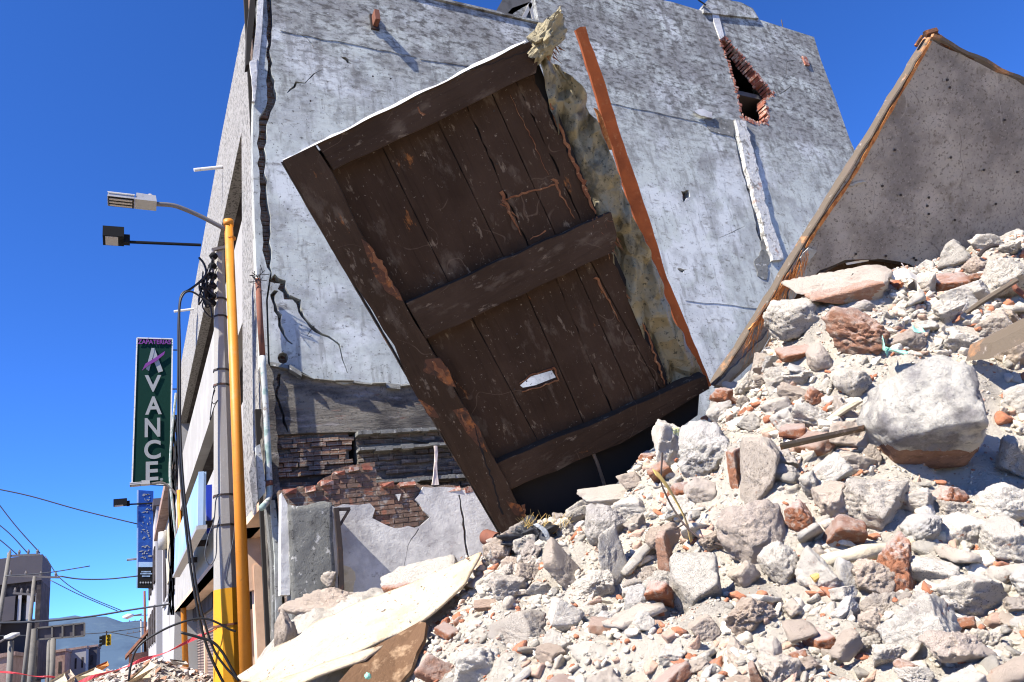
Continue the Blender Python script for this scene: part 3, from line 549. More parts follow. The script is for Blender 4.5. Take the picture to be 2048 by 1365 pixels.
# ================================================================= LOW BROKEN WALL (in front of the party wall)
YL = 10.55
def wl(px, py): p = onY(px, py, YL); return (p[0], p[2])
lw = thing('broken_low_wall', (4, YL, G), 'low broken wall of red brick and chipped white plaster at the foot of the big building', 'wall')
top = [(560, 990), (559, 979), (600, 975), (634, 970), (665, 948), (691, 933), (739, 924), (750, 928), (752, 966), (831, 963), (870, 973), (939, 972), (1040, 985)]
outl_ = jag([wl(*p) for p in top], .10, .035, 51, False)+[(4.9, -.5), (1.9, -.5)]
mb = MB(); plate(mb, outl_, [], lambda x, z: (x, YL+.03, z), (0, .22, 0)); mb.build('brick_layer', m_brickold, lw)
r = random.Random(9); mb = MB()
for (a, b) in (((560, 980), (640, 972)), ((640, 968), (692, 934)), ((692, 934), (750, 930)), ((755, 967), (832, 965)), ((860, 974), (950, 975))):
    A, B = np.array(wl(*a)), np.array(wl(*b)); k = max(2, int(np.linalg.norm(B-A)/.2))
    for j in range(k):
        c = A+(B-A)*(j+.5)/k; L = r.uniform(.12, .24); h = r.uniform(.05, .09); y0 = YL-.06*r.random()
        mb.hexa([(c[0]-L/2+r.uniform(-.02, .02), y0+r.uniform(-.03, .03), c[1]-h+r.uniform(-.02, .02)), (c[0]+L/2, y0+r.uniform(-.03, .03), c[1]-h), (c[0]+L/2, y0+.2, c[1]-h), (c[0]-L/2, y0+.2, c[1]-h),
                 (c[0]-L/2+r.uniform(-.02, .02), y0, c[1]+r.uniform(-.02, .02)), (c[0]+L/2, y0, c[1]+r.uniform(-.02, .02)), (c[0]+L/2, y0+.2, c[1]), (c[0]-L/2, y0+.2, c[1])])
mb.build('top_bricks', m_teethbrick, lw)
def lowcourses(poly, seed):
    r = random.Random(seed); mb = MB(); z = 1.0; row = 0
    def inside(x, zz):
        c = False; n = len(poly)
        for i in range(n):
            x0, y0 = poly[i]; x1, y1 = poly[(i+1) % n]
            if (y0 > zz) != (y1 > zz) and x < (x1-x0)*(zz-y0)/(y1-y0)+x0: c = not c
        return c
    while z < 2.7:
        x = 1.8+(.11 if row % 2 else 0)
        while x < 5:
            L = .225+r.uniform(-.01, .01)
            if inside(x+L/2, z+.03):
                yy = YL+.015+r.uniform(-.012, .012); j = lambda: r.uniform(-.004, .004)
                mb.hexa([(x+j(), yy+j(), z+j()), (x+L-.012+j(), yy+j(), z+j()), (x+L-.012, yy+.08, z), (x, yy+.08, z), (x+j(), yy+j(), z+.06+j()), (x+L-.012+j(), yy+j(), z+.06+j()), (x+L-.012, yy+.08, z+.06), (x, yy+.08, z+.06)])
            x += L
        z += .072; row += 1
    return mb
m_redwall = mat('soiled_red_bricks', (.17, .10, .07), .95, layers=[((.11, .08, .062), 2.5, 8, .44, .58, .85), ((.34, .31, .27), 8, 8, .55, .64, .7), ((.30, .11, .06), 5, 3, .58, .63, .6)], bump=(30, 8, 1, .012))
lowcourses([wl(*p) for p in [(640, 968), (665, 948), (691, 933), (750, 928), (752, 966), (831, 963), (850, 975), (832, 1000), (862, 1036), (840, 1055), (752, 1050), (740, 1020), (735, 1008), (700, 1012), (640, 1015)]], 4).build('red_bricks', m_redwall, lw)
# plaster skin, proud of the bricks, with the lost area cut out of it
skin = jag([wl(*p) for p in [(655, 1012), (700, 1010), (717, 1012), (739, 1007), (748, 1018), (744, 1036), (752, 1043), (788, 1056), (840, 1051), (858, 1036), (845, 1023), (829, 999), (845, 975), (870, 976), (925, 981), (1050, 992)]], .10, .03, 52, False)
mb = MB(); plate(mb, skin+[(4.9, -.5), (2.3, -.5)], [crackpoly([wl(917, 990), wl(927, 1050), wl(935, 1125)], [.03, .04, .035], 3), crackpoly([wl(836, 1058), wl(815, 1090), wl(806, 1140)], [.012, .008, .006], 5)], lambda x, z: (x, YL-.03, z), (0, .05, 0)); mb.build('plaster_skin', m_plwhite, lw)
mb = MB(); q = jag([wl(*p) for p in [(790, 990), (801, 988), (797, 1002)]], .05, .01, 6); mb.prism([(x, YL-.03, z) for x, z in q], (0, .05, 0)); mb.build('plaster_scrap', m_plwhite, lw)
mb = MB(); q = jag([wl(*p) for p in [(686, 1130), (710, 1145), (706, 1200), (680, 1210)]], .08, .02, 8); mb.prism([(x, YL-.036, z) for x, z in q], (0, .05, 0)); mb.build('yellow_patch', m_bamboo, lw)
# grey column stub; sunlight on its left side is painted in as white
pc = thing('column_stub', (2.2, 10.3, G), 'rough dark grey column stub with a sunlit side, left end of the low broken wall', 'column')
def colmesh(px_l, px_r, ytop, ybot, y0, y1, m, name, parent, seed, amp=.03):
    a, b = onY(px_l, ytop, y0)[0], onY(px_r, ytop, y0)[0]; zt, zb = onY(px_l, ytop, y0)[2], -.6
    V = []; F = []; nz_, nh = 26, 10
    ring = [(a+(b-a)*k/nh, y0) for k in range(nh)]+[(b, y0+(y1-y0)*k/4) for k in range(4)]+[(b+(a-b)*k/nh, y1) for k in range(nh)]+[(a, y1+(y0-y1)*k/4) for k in range(4)]
    for i in range(nz_+1):
        z = zb+(zt-zb)*i/nz_
        for x, y in ring:
            zz = z+(.07*nz((x, y, 0), 5, seed) if i == nz_ else 0); sh = -.06*(zt-z)/2
            V.append((x+sh+amp*nz((x, y, z), 6, seed), y+amp*nz((x, y, z), 6, seed+5), zz))
    n = len(ring)
    for i in range(nz_):
        for k in range(n): F.append((i*n+k, i*n+(k+1) % n, (i+1)*n+(k+1) % n, (i+1)*n+k))
    F.append(tuple(range(nz_*n, nz_*n+n))); return rawobj(name, V, F, m, parent, True)
colmesh(577, 664, 1012, 1180, 10.2, 10.5, m_colgrey, 'shaft', pc, 2, .018)
q = [onY(a, b, 10.26) for a, b in [(563, 985), (575, 1008), (582, 1100), (580, 1190), (562, 1190), (562, 1080)]]
MB().prism(q, (0, .2, 0)).build('sunlit_side', m_plwhite, pc)
# triangular steel bracket on a post
br = thing('steel_bracket_post', onY(682, 1175, 10.0), 'dark steel post with a triangular bracket, standing against the low white wall', 'bracket')
B = lambda a, b: onY(a, b, 10.0)
MB().tube([B(683, 1190), B(680, 1100), B(672, 1016)], .045, 4).build('post', m_iron, br)
MB().tube([B(668, 1019), B(700, 1018)], .03, 4).build('arm', m_iron, br)
MB().tube([B(699, 1018), B(680, 1050)], .025, 4).build('brace', m_iron, br)
# rag hanging on the sooty courses
V = []; F = []
Lr = [(867, 892), (869, 905), (868, 925), (866, 950), (864, 970)]; Rr = [(873, 892), (875, 905), (873, 925), (875, 950), (878, 972)]
for a, b in zip(Lr, Rr):
    for t in (0, .33, .66, 1): p = onY(a[0]+(b[0]-a[0])*t, a[1], YW-.12); V.append(p+np.array([0, .05*nz(p, 9), 0]))
for i in range(4):
    for k in range(3): q = i*4+k; F.append((q, q+1, q+5, q+4))
rg = rawobj('hanging_rag', V, F, m_rag); props(rg, 'thin dirty white rag hanging on the sooty brick wall left of the wooden panel', 'rag')
mo = rg.modifiers.new('s', 'SOLIDIFY'); mo.thickness = .02
# ================================================================= FALLEN WOODEN PANEL
PA = np.array([.818, -.499, .285]); PA /= np.linalg.norm(PA)
PLg = np.array([.533, .353, -.769]); PLg -= PA*(PA@PLg); PLg /= np.linalg.norm(PLg)
PN = np.cross(PA, PLg); PN = PN if PN@ray(1000, 600) < 0 else -PN            # towards the viewer, facing down
P0 = at(1000, 600, 6.5)
def pp(px, py, o=0.): return onPl(px, py, P0+PN*o, PN)
pnl = thing('fallen_wooden_panel', pp(1030, 1070), 'large dark brown wooden panel with three cross rails and a slot, tilted on the rubble', 'panel')
def rough(name, px, o, th, m, parent, step=.12, amp=.008, seed=0, holes=()):
    """timber piece: ragged outline on the panel plane at offset o, thickness th away from the viewer, worn front"""
    O = pp(900, 500, o)
    uv = lambda a, b: ((pp(a, b, o)-O)@PA, (pp(a, b, o)-O)@PLg)
    poly = jag([uv(*p) for p in px], step, amp, seed); hl = [jag([uv(*p) for p in h], .06, .006, seed+1) for h in holes]
    mb = MB(); plate(mb, poly, hl, lambda u, v: O+PA*u+PLg*v, -PN*th); return mb.build(name, m, parent)
# rails and stile stand proud of the boards
rough('stile', [(565, 322), (629, 290), (663, 342), (720, 464), (808, 607), (850, 677), (933, 822), (964, 868), (994, 929), (1056, 1046), (1050, 1075), (1010, 1077), (941, 967), (888, 875), (815, 761), (789, 692), (674, 517), (621, 426)], .02, .16, m_stile, pnl, .15, .009, 1)
rough('top_rail', [(633, 288), (1059, 83), (1076, 118), (1072, 146), (667, 340), (645, 305)], .0, .15, m_rail, pnl, .15, .008, 2)
rough('middle_rail', [(812, 607), (1222, 424), (1234, 470), (1228, 503), (852, 678)], .0, .15, m_rail, pnl, .15, .010, 3)
rough('bottom_rail', [(989, 930), (1411, 752), (1419, 778), (1240, 888), (1019, 979)], .0, .16, m_rail, pnl, .15, .012, 4)
OB = pp(900, 500, -.11)
buv = lambda a, b: ((pp(a, b, -.11)-OB)@PA, (pp(a, b, -.11)-OB)@PLg)
def boards(seams, end_l, end_r, v0, v1, seed, hole=None, torn=()):
    """boards between seam lines; a seam is a pixel pair (top, bottom)"""
    r = random.Random(seed); lines = []
    for a, b in [end_l]+seams+[end_r]:
        A, B = np.array(buv(*a)), np.array(buv(*b)); f = lambda v, A=A, B=B: A[0]+(B[0]-A[0])*(v-A[1])/(B[1]-A[1]); lines.append(f)
    out = []
    for i in range(len(lines)-1):
        g = .004; fl, fr = lines[i], lines[i+1]; rag = .022 if i == len(lines)-2 else .002; rl = .012 if i in torn else .002; k = 26
        L_ = [(fl(v0+(v1-v0)*j/k)+g+r.uniform(-rl, rl), v0+(v1-v0)*j/k) for j in range(k+1)]
        R_ = [(fr(v0+(v1-v0)*j/k)-g+r.uniform(-rag, rag), v0+(v1-v0)*j/k) for j in range(k+1)]
        z = r.uniform(-.006, .006); mb = MB(); hs = [[buv(*p) for p in hole[1]]] if hole and hole[0] == i else []
        plate(mb, L_+R_[::-1], hs, lambda u, v: OB+PN*z+PA*u+PLg*v, -PN*.025); out.append(mb.build('board', m_wood, pnl))
    return out
vv = lambda a, b: buv(a, b)[1]
boards([((765, 295), (895, 560)), ((876, 245), (1002, 502)), ((935, 215), (1050, 478)), ((985, 190), (1100, 445)), ((1033, 165), (1158, 433))], ((640, 330), (815, 650)), ((1083, 190), (1195, 430)), vv(667, 338)-.12, vv(850, 640), 1, torn=(3, 5))
boards([((948, 643), (1058, 848)), ((1059, 600), (1156, 820)), ((1124, 585), (1172, 700)), ((1155, 545), (1228, 710)), ((1185, 530), (1280, 705))], ((850, 670), (1010, 960)), ((1218, 500), (1330, 770)), vv(850, 660), vv(1017, 978)+.02, 2,
       hole=(1, [(1040, 771), (1062, 753), (1104, 741), (1113, 756), (1072, 772), (1047, 777)]) , torn=(3,))
for px in [(1040, 770), (1104, 741), (1112, 757), (1046, 786)]: pass
# torn orange edges and gouges in the boards
def gouge(px, o=-.103, m=m_tornwood, name='torn_edge', th=.02, seed=0, parent=None):
    O = pp(900, 500, o); uv = lambda a, b: ((pp(a, b, o)-O)@PA, (pp(a, b, o)-O)@PLg)
    mb = MB(); plate(mb, jag([uv(*p) for p in px], .04, .007, seed), [], lambda u, v: O+PA*u+PLg*v, -PN*th); return mb.build(name, m, parent or pnl)
def tear(path, w, o=-.100, m=m_tornwood, name='torn_edge', seed=0):
    O = pp(900, 500, o); uv = lambda a, b: ((pp(a, b, o)-O)@PA, (pp(a, b, o)-O)@PLg)
    mb = MB(); plate(mb, crackpoly([uv(*p) for p in path], w, seed, .03, .5), [], lambda u, v: O+PA*u+PLg*v, -PN*.012); return mb.build(name, m, pnl)
m_scar = mat('scarred_reddish_wood', (.10, .042, .02), .85, layers=[((.32, .11, .03), 7, 12, .52, .60, .9), ((.04, .024, .015), 9, 10, .54, .62, .9)], bump=(20, 10, 1, .01))
m_tear = mat('raw_split_wood', (.24, .10, .04), .85, layers=[((.16, .05, .018), 10, 8, .45, .6, .85), ((.55, .32, .15), 22, 6, .58, .66, .7)], bump=(30, 8, 1, .02))
tear([(1097, 198), (1112, 236), (1140, 305), (1168, 372), (1192, 428)], [.006, .035, .022, .04, .012], -.09, m_tear, seed=1)
tear([(1108, 356), (1122, 390), (1150, 436)], [.03, .016, .004], m=m_tear, seed=2)
tear([(1008, 400), (1045, 388), (1080, 378), (1118, 366)], [.012, .018, .012, .014], m=m_tear, seed=3)
tear([(999, 385), (1010, 402), (1026, 436), (1044, 470)], [.05, .03, .02, .004], m=m_tear, seed=4)
tear([(1254, 588), (1272, 620), (1294, 664), (1312, 716), (1330, 768)], [.006, .018, .014, .022, .01], -.09, m_tear, seed=5)
tear([(1192, 554), (1212, 590), (1240, 644)], [.03, .014, .003], m=m_tear, seed=6)
tear([(1020, 190), (1060, 270), (1096, 350)], [.003, .006, .003], m=m_tear, seed=16)
tear([(736, 492), (752, 520), (774, 552), (792, 584)], [.02, .05, .03, .008], .024, m_tear, 'gouge', 7)
tear([(866, 722), (880, 742), (894, 768)], [.02, .055, .02], .024, m_tear, 'gouge', 8)
tear([(922, 828), (938, 862)], [.012, .035], .024, m_tear, 'gouge', 9)
tear([(838, 800), (862, 828)], [.008, .03], .024, m_tear, 'gouge', 10)
tear([(1046, 1010), (1052, 1040)], [.03, .008], .024, m_tear, 'gouge', 11)
gouge([(722, 478), (738, 488), (760, 530), (800, 588), (806, 602), (796, 600), (770, 580), (748, 548), (736, 515)], .022, seed=31, name='gouge', m=m_scar)
gouge([(850, 720), (880, 716), (900, 745), (912, 775), (896, 772), (872, 752), (846, 742)], .022, seed=32, name='gouge', m=m_scar)
gouge([(905, 820), (930, 815), (960, 860), (975, 905), (955, 890), (930, 860)], .022, seed=33, name='gouge', m=m_scar)
gouge([(838, 798), (868, 815), (880, 838), (858, 832)], .022, seed=34, name='gouge', m=m_scar)
gouge([(1010, 1000), (1040, 1010), (1056, 1040), (1030, 1030)], .022, seed=35, name='gouge', m=m_scar)
tear([(948, 850), (962, 900), (985, 960), (1004, 1030)], [.006, .016, .014, .018], .024, m_dark, 'split', 12)
tear([(835, 214), (846, 232)], [.01, .03], .002, m_tear, 'gouge', 13)
tear([(912, 150), (1050, 104)], [.004, .008], .002, m_dark, 'split', 14)
tear([(1060, 478), (1092, 462)], [.004, .012], .002, m_tear, 'gouge', 15)
# dark backing board added to blacken the gaps, with the slot in it
rough('dark_backing', [(585, 326), (1062, 98), (1075, 120), (1196, 430), (1342, 770), (1060, 1040), (1010, 1050), (900, 880), (700, 540)], -.142, .01, m_dark, pnl, .3, .003, 8, holes=[[(1026, 768), (1060, 742), (1112, 730), (1128, 762), (1076, 784), (1036, 794)]])
tear([(1040, 768), (1062, 750), (1106, 738)], [.008, .014, .01], m=m_tear, name='slot_rim', seed=21)
tear([(1044, 782), (1073, 776), (1116, 760)], [.016, .008, .012], m=m_tear, name='slot_rim', seed=22)
tear([(1108, 734), (1116, 760)], [.02, .012], m=m_tear, name='slot_rim', seed=23)
# near-black sheet painting the deep shade under the bottom rail and the thin bright sheet along the upper edge
rough('lower_shade_sheet', [(1000, 950), (1400, 780), (1395, 830), (1300, 900), (1210, 990), (1100, 1080), (1050, 1080)], -.14, .02, m_dark, pnl, .2, .01, 5)
mb = MB(); a, b = pp(566, 322, .02), pp(1052, 84, .01); n = 46; r = random.Random(2); pr = None
for i in range(n+1):
    t = i/n; q = a+(b-a)*t+PLg*.004*math.sin(t*31); h = .024+.008*math.sin(t*17)+r.uniform(-.005, .005); h *= .5 if t < .18 else 1
    cur_ = [q, q-PLg*h*.8-PN*h*.55, q-PLg*h*.8-PN*.2, q-PN*.2]
    if pr: mb.hexa([pr[0], cur_[0], cur_[3], pr[3], pr[1], cur_[1], cur_[2], pr[2]])
    pr = cur_
mb.build('top_flashing', m_rim, pnl)
a, b = pp(566, 322, .0), pp(1008, 1078, .0)
mb = MB(); L = jag([(0, 0), (1, 0)], .02, .004, 3, False)
pts = [a+(b-a)*t[0]-PA*(.012+abs(t[1])) for t in L]
for i in range(len(pts)-1):
    q0, q1 = pts[i], pts[i+1]; mb.hexa([q0, q1, q1-PA*.008, q0-PA*.008, q0-PN*.2, q1-PN*.2, q1-PA*.008-PN*.2, q0-PA*.008-PN*.2])
mb.build('side_flashing', m_greywood, pnl)
# splinters and a stub leaning under the bottom rail
r = random.Random(12)
for (x, y, k) in ((1200, 440, 10), (1110, 100, 12), (1225, 480, 8), (1016, 412, 5)):
    mb = MB()
    for _ in range(k):
        p = pp(x+r.uniform(-18, 10), y+r.uniform(-14, 14), -.02); mb.tube([p, p+PLg*r.uniform(.03, .14)+PA*r.uniform(-.04, .06)+PN*r.uniform(-.03, .05)], [.007, .001], 4)
    mb.build('splinters', m_tear, pnl)
MB().tube([pp(1186, 905, -.02), pp(1196, 930, -.02), pp(1214, 985, -.06)], .018, 5).build('hanging_stub', m_greywood, pnl)
# screws / nail heads
mb = MB(); r = random.Random(21)
for _ in range(40):
    x, y = r.uniform(600, 1380), r.uniform(120, 1000); p = pp(x, y, -.104)
    u, v = (p-OB)@PA, (p-OB)@PLg
    if 0 < u-buv(640, 330)[0]+.2 < 1.9: mb.tube([p, p+PN*.006], .008, 6)
nails = mb.build('nail_heads', m_iron, pnl)

# crumpled roofing sheet on the right edge of the panel
LL = [(1072, 118), (1082, 160), (1092, 200), (1104, 240), (1120, 290), (1140, 340), (1160, 390), (1185, 440), (1205, 480), (1225, 530), (1245, 580), (1265, 630), (1290, 690), (1318, 750), (1330, 790)]
RR = [(1122, 130), (1148, 160), (1170, 190), (1184, 220), (1197, 250), (1212, 300), (1232, 352), (1252, 410), (1268, 450), (1290, 500), (1316, 560), (1334, 620), (1362, 680), (1392, 730), (1414, 776)]
_fr = np.random.default_rng(4).uniform(0, 1, (64, 16))
def facet(u, v):                                # piecewise flat random relief, creased along triangle edges
    u += .35*math.sin(v*1.7); i, j = int(u), int(v); a, b = u-i, v-j; g = lambda x, y: _fr[x % 64, y % 16]
    if a+b < 1: return g(i, j)+(g(i+1, j)-g(i, j))*a+(g(i, j+1)-g(i, j))*b
    return g(i+1, j+1)+(g(i, j+1)-g(i+1, j+1))*(1-a)+(g(i+1, j)-g(i+1, j+1))*(1-b)
V = []; F = []; NU = 44
LLs = smoothpath([(a, b, 0) for a, b in LL], 12); RRs = smoothpath([(a, b, 0) for a, b in RR], 12)
for i, (l, r_) in enumerate(zip(LLs, RRs)):
    for k in range(NU):
        t = k/(NU-1); px = l+(r_-l)*t; p = pp(px[0]-2+7*t*(i/len(LLs)), px[1], -.20)
        rg_ = facet(i/len(LLs)*12+t*1.5, t*2.6)*.24+facet(i/len(LLs)*30+7, t*5+3)*.11+.008*nz(p, 14, 2)
        V.append(p+PN*(rg_-.16)+PA*.02*nz(p, 9, 6)*(t > .9))
for i in range(len(LLs)-1):
    for k in range(NU-1): q = i*NU+k; F.append((q, q+1, q+NU+1, q+NU))
sh = rawobj('crumpled_roofing_sheet', V, F, m_sheet, None, False); props(sh, 'crumpled olive metal sheet hanging between the dark panel and the orange plank', 'sheet')
mo = sh.modifiers.new('s', 'SOLIDIFY'); mo.thickness = .006
# crumpled knot on top
bm = bmesh.new(); bmesh.ops.create_icosphere(bm, subdivisions=3, radius=1); V = []; rk = random.Random(6)
for v in bm.verts: v.co *= rk.uniform(.62, 1.18)
bmesh.ops.subdivide_edges(bm, edges=bm.edges[:], cuts=3, use_grid_fill=True)
cen = pp(1092, 78, -.05); ax = (pp(1118, 36, -.05)-pp(1066, 120, -.05))/2; bx_ = (pp(1120, 90, -.05)-pp(1062, 62, -.05))/2
for v in bm.verts:
    d = np.array(v.co); k = 1+.3*nz(d, 1.7, 4)+.10*nz(d, 6, 7); V.append(cen+(ax*d[0]*1.15+bx_*d[1]*.85+PN*d[2]*.16)*k)
F = [[x.index for x in f.verts] for f in bm.faces]; bm.free()
kn = rawobj('torn_roofing_felt', V, F, m_sheet, None, False); props(kn, 'wad of torn crumpled roofing felt on the top corner of the dark wooden panel', 'roofing felt')
# orange plank behind it
O = None
def plankpl(px, py, o): return pp(px, py, -.30+o)
pk = [(1151, 60), (1160, 54), (1171, 53), (1180, 84), (1205, 150), (1235, 250), (1262, 330), (1300, 440), (1334, 556), (1370, 640), (1423, 772), (1412, 776), (1355, 650), (1300, 520), (1243, 362), (1236, 330), (1204, 230), (1168, 110)]
rough_o = MB(); O = plankpl(1250, 400, 0); uv = lambda a, b: ((plankpl(a, b, 0)-O)@PA, (plankpl(a, b, 0)-O)@PLg)
plate(rough_o, jag([uv(*p) for p in pk], .08, .004, 9), [], lambda u, v: O+PA*u+PLg*v, -PN*.05)
pl = rough_o.build('orange_plank', m_plank); props(pl, 'long narrow orange-brown plank standing up behind the right edge of the dark panel', 'plank')
mb = MB(); plate(mb, jag([uv(*p) for p in [(1187, 216), (1194, 220), (1212, 262), (1222, 300), (1214, 300), (1198, 250)]], .05, .006, 2), [], lambda u, v: O+PN*.04+PA*u+PLg*v, -PN*.04)
mb.build('split_piece', m_tornwood, pl); OFF[pl.name]

# ================================================================= FALLEN GREY SLAB (right)
SN = np.array([-.24, -.79, -.56]); SN /= np.linalg.norm(SN); S0 = at(1800, 400, 7.4)
def sp(px, py, o=0.): return onPl(px, py, S0+SN*o, SN)
sa = sp(2048, 166)-sp(1862, 78); sa /= np.linalg.norm(sa); sl = np.cross(SN, sa)
if sl[2] > 0: sl = -sl
slb = thing('fallen_roof_panel', sp(1500, 700), 'large grey sheet-covered roof panel dotted with nail heads, leaning on the rubble', 'panel')
SO = sp(1862, 78); suv = lambda a, b: ((sp(a, b)-SO)@sa, (sp(a, b)-SO)@sl)
ol = jag([suv(*p) for p in [(1862, 80), (2048, 170), (2330, 310)]], .12, .012, 1, False)+[suv(2330, 620)]+[suv(2048, 640), suv(1900, 600)]+jag([suv(*p) for p in [(1866, 552), (1820, 528), (1760, 518), (1690, 520), (1640, 540), (1600, 580), (1560, 640), (1510, 720), (1450, 776), (1428, 776), (1478, 700), (1540, 600), (1600, 505), (1655, 415), (1740, 280), (1800, 180)]], .10, .010, 2, False)
V_ = MB(); plate(V_, ol, [], lambda u, v: SO+sa*u+sl*v, -SN*.012)
V_.build('sheet_face', m_slab, slb)
# side board: thick weathered edge along the left
def edge(px, th0, th1, name, m, seed, parent, jamp=.012):
    pts = [sp(*p) for p in px]; n = []; r = random.Random(seed)
    for i in range(len(pts)-1):
        k = max(1, int(np.linalg.norm(pts[i+1]-pts[i])/.09)); n += [pts[i]+(pts[i+1]-pts[i])*j/k for j in range(k)]
    n.append(pts[-1]); mb = MB(); V = []; F = []
    for p in n:
        a, b, c = r.uniform(-1, 1)*jamp, r.uniform(-1, 1)*jamp, r.uniform(-1, 1)*jamp
        V += [p-sa*(.0+.01)+SN*(th0+a), p-sa*.022+SN*(th0*.6+a), p-sa*.026-SN*(th1+b), p-SN*(th1+b)+sa*.0, p+sa*.01+SN*(th0*.2)]
    for i in range(len(n)-1):
        for k in range(5): F.append((i*5+k, i*5+(k+1) % 5, (i+1)*5+(k+1) % 5, (i+1)*5+k))
    F += [(4, 3, 2, 1, 0), tuple(range((len(n)-1)*5, len(n)*5))]; return mb.add(V, F).build(name, m, parent)
edge([(1862, 76), (1800, 176), (1740, 278), (1655, 412), (1600, 500), (1540, 598), (1478, 698), (1428, 772)], .02, .075, 'edge_board', m_greywood, 1, slb)
def strip(px, wpx, o, name, m, seed):
    r = random.Random(seed); mb = MB(); pts = [sp(a, b, o) for a, b in px]
    P = smoothpath(pts, 5); V = []; F = []
    for i, p in enumerate(P):
        ww = wpx*r.uniform(.5, 1.3); V += [p-sa*ww/2, p+sa*ww/2, p+sa*ww/2-SN*.02, p-sa*ww/2-SN*.02]
    for i in range(len(P)-1):
        for k in range(4): F.append((i*4+k, i*4+(k+1) % 4, (i+1)*4+(k+1) % 4, (i+1)*4+k))
    F += [(3, 2, 1, 0), tuple(range(len(P)*4-4, len(P)*4))]; return MB().add(V, F).build(name, m, slb)
strip([(1862, 82), (1806, 180), (1750, 276), (1702, 360), (1640, 450), (1612, 496)], .035, .02, 'torn_lath', m_tornwood, 3)
strip([(1614, 500), (1590, 545), (1560, 585), (1530, 630), (1500, 660)], .05, .02, 'splintered_edge', m_tornwood, 4)
strip([(1626, 498), (1610, 520), (1600, 560), (1584, 590), (1576, 640)], .10, .035, 'folded_foil', m_foil, 5)
strip([(1560, 640), (1520, 690), (1480, 730), (1440, 772)], .09, .02, 'folded_foil', m_foil, 6)
strip([(1700, 372), (1712, 366), (1730, 362)], .05, .012, 'folded_foil', m_foil, 7)
mb = MB(); r = random.Random(5)
for _ in range(90):
    t = r.random(); x = 1612-t*120; y = 505+t*180; p = sp(x+r.uniform(-8, 10), y+r.uniform(-10, 10), .05)
    mb.tube([p, p+sl*r.uniform(.06, .3)+sa*r.uniform(-.06, .06)+SN*r.uniform(0, .06)], [.0045, .001], 3)
mb.build('splinters', m_tornwood, slb)
mb = MB(); r = random.Random(8)
for x, y in [(1895, 160), (1900, 175), (1902, 315), (1968, 340), (2035, 344), (1765, 372), (1802, 390), (1858, 395), (1992, 408), (1855, 412), (1858, 428), (1910, 440), (1772, 512), (1828, 516), (1832, 520), (1712, 508), (2010, 240), (1790, 300)]:
    p = sp(x, y, .008); mb.tube([p-SN*.004, p+SN*.004], .013, 8)
mb.build('nail_heads', m_iron, slb)
# upper edge: laths, rebar, rim
mb = MB(); r = random.Random(4)
for a, b, rr in (((1850, 68), (1872, 62), .035), ((1862, 60), (1920, 108), .02), ((1868, 66), (1900, 100), .028), ((1880, 72), (1935, 112), .014), ((1900, 98), (1945, 118), .03), ((1845, 72), (1832, 92), .02)):
    mb.tube([sp(*a, -.05), sp(*b, -.05)], rr, 5)
mb.build('splintered_laths', m_scar, slb)
a, b = sp(1862, 76), sp(2330, 306); mb = MB()
for i in range(30):
    t0, t1 = i/30, (i+1)/30; j0, j1 = .01*math.sin(t0*40), .01*math.sin(t1*40); q0, q1 = a+(b-a)*t0-sl*(.01+j0), a+(b-a)*t1-sl*(.01+j1)
    mb.hexa([q0+SN*.02, q1+SN*.02, q1-sl*.03+SN*.02, q0-sl*.03+SN*.02, q0-SN*.1, q1-SN*.1, q1-sl*.03-SN*.1, q0-sl*.03-SN*.1])
mb.build('top_rim', m_greywood, slb)
mb = MB(); arc = smoothpath([sp(*p, -.05) for p in [(1640, 545), (1680, 523), (1720, 516), (1770, 519), (1820, 530), (1866, 556)]], 6)
mb.tube(arc, .03, 6); mb.build('ring_edge', m_iron, slb)
rough_b = MB(); plate(rough_b, [suv(*p) for p in [(1600, 600), (1640, 530), (1720, 505), (1880, 530), (1900, 640), (1500, 800)]], [], lambda u, v: SO-SN*.14+sa*u+sl*v, -SN*.02); rough_b.build('inner_board', m_wood, slb)
c_ = [sp(*p, -.03) for p in [(1692, 526), (1735, 518), (1738, 522), (1694, 530)]]; MB().prism(c_, -SN*.01).build('ring_lining', m_rim, slb)
c_ = [sp(*p, -.03) for p in [(1800, 522), (1850, 545), (1862, 556), (1846, 552)]]; MB().prism(c_, -SN*.01).build('ring_lining', m_rim, slb)
# dark board leaning beside its foot
mb = MB().prism([sp(1556, 660, -.1), sp(1560, 668, -.1), sp(1518, 740, -.1), sp(1510, 738, -.1)], -SN*.05)
o = mb.build('leaning_lath', m_rail); props(o, 'thin dark lath leaning at the foot of the grey roof panel, above the rubble', 'lath')

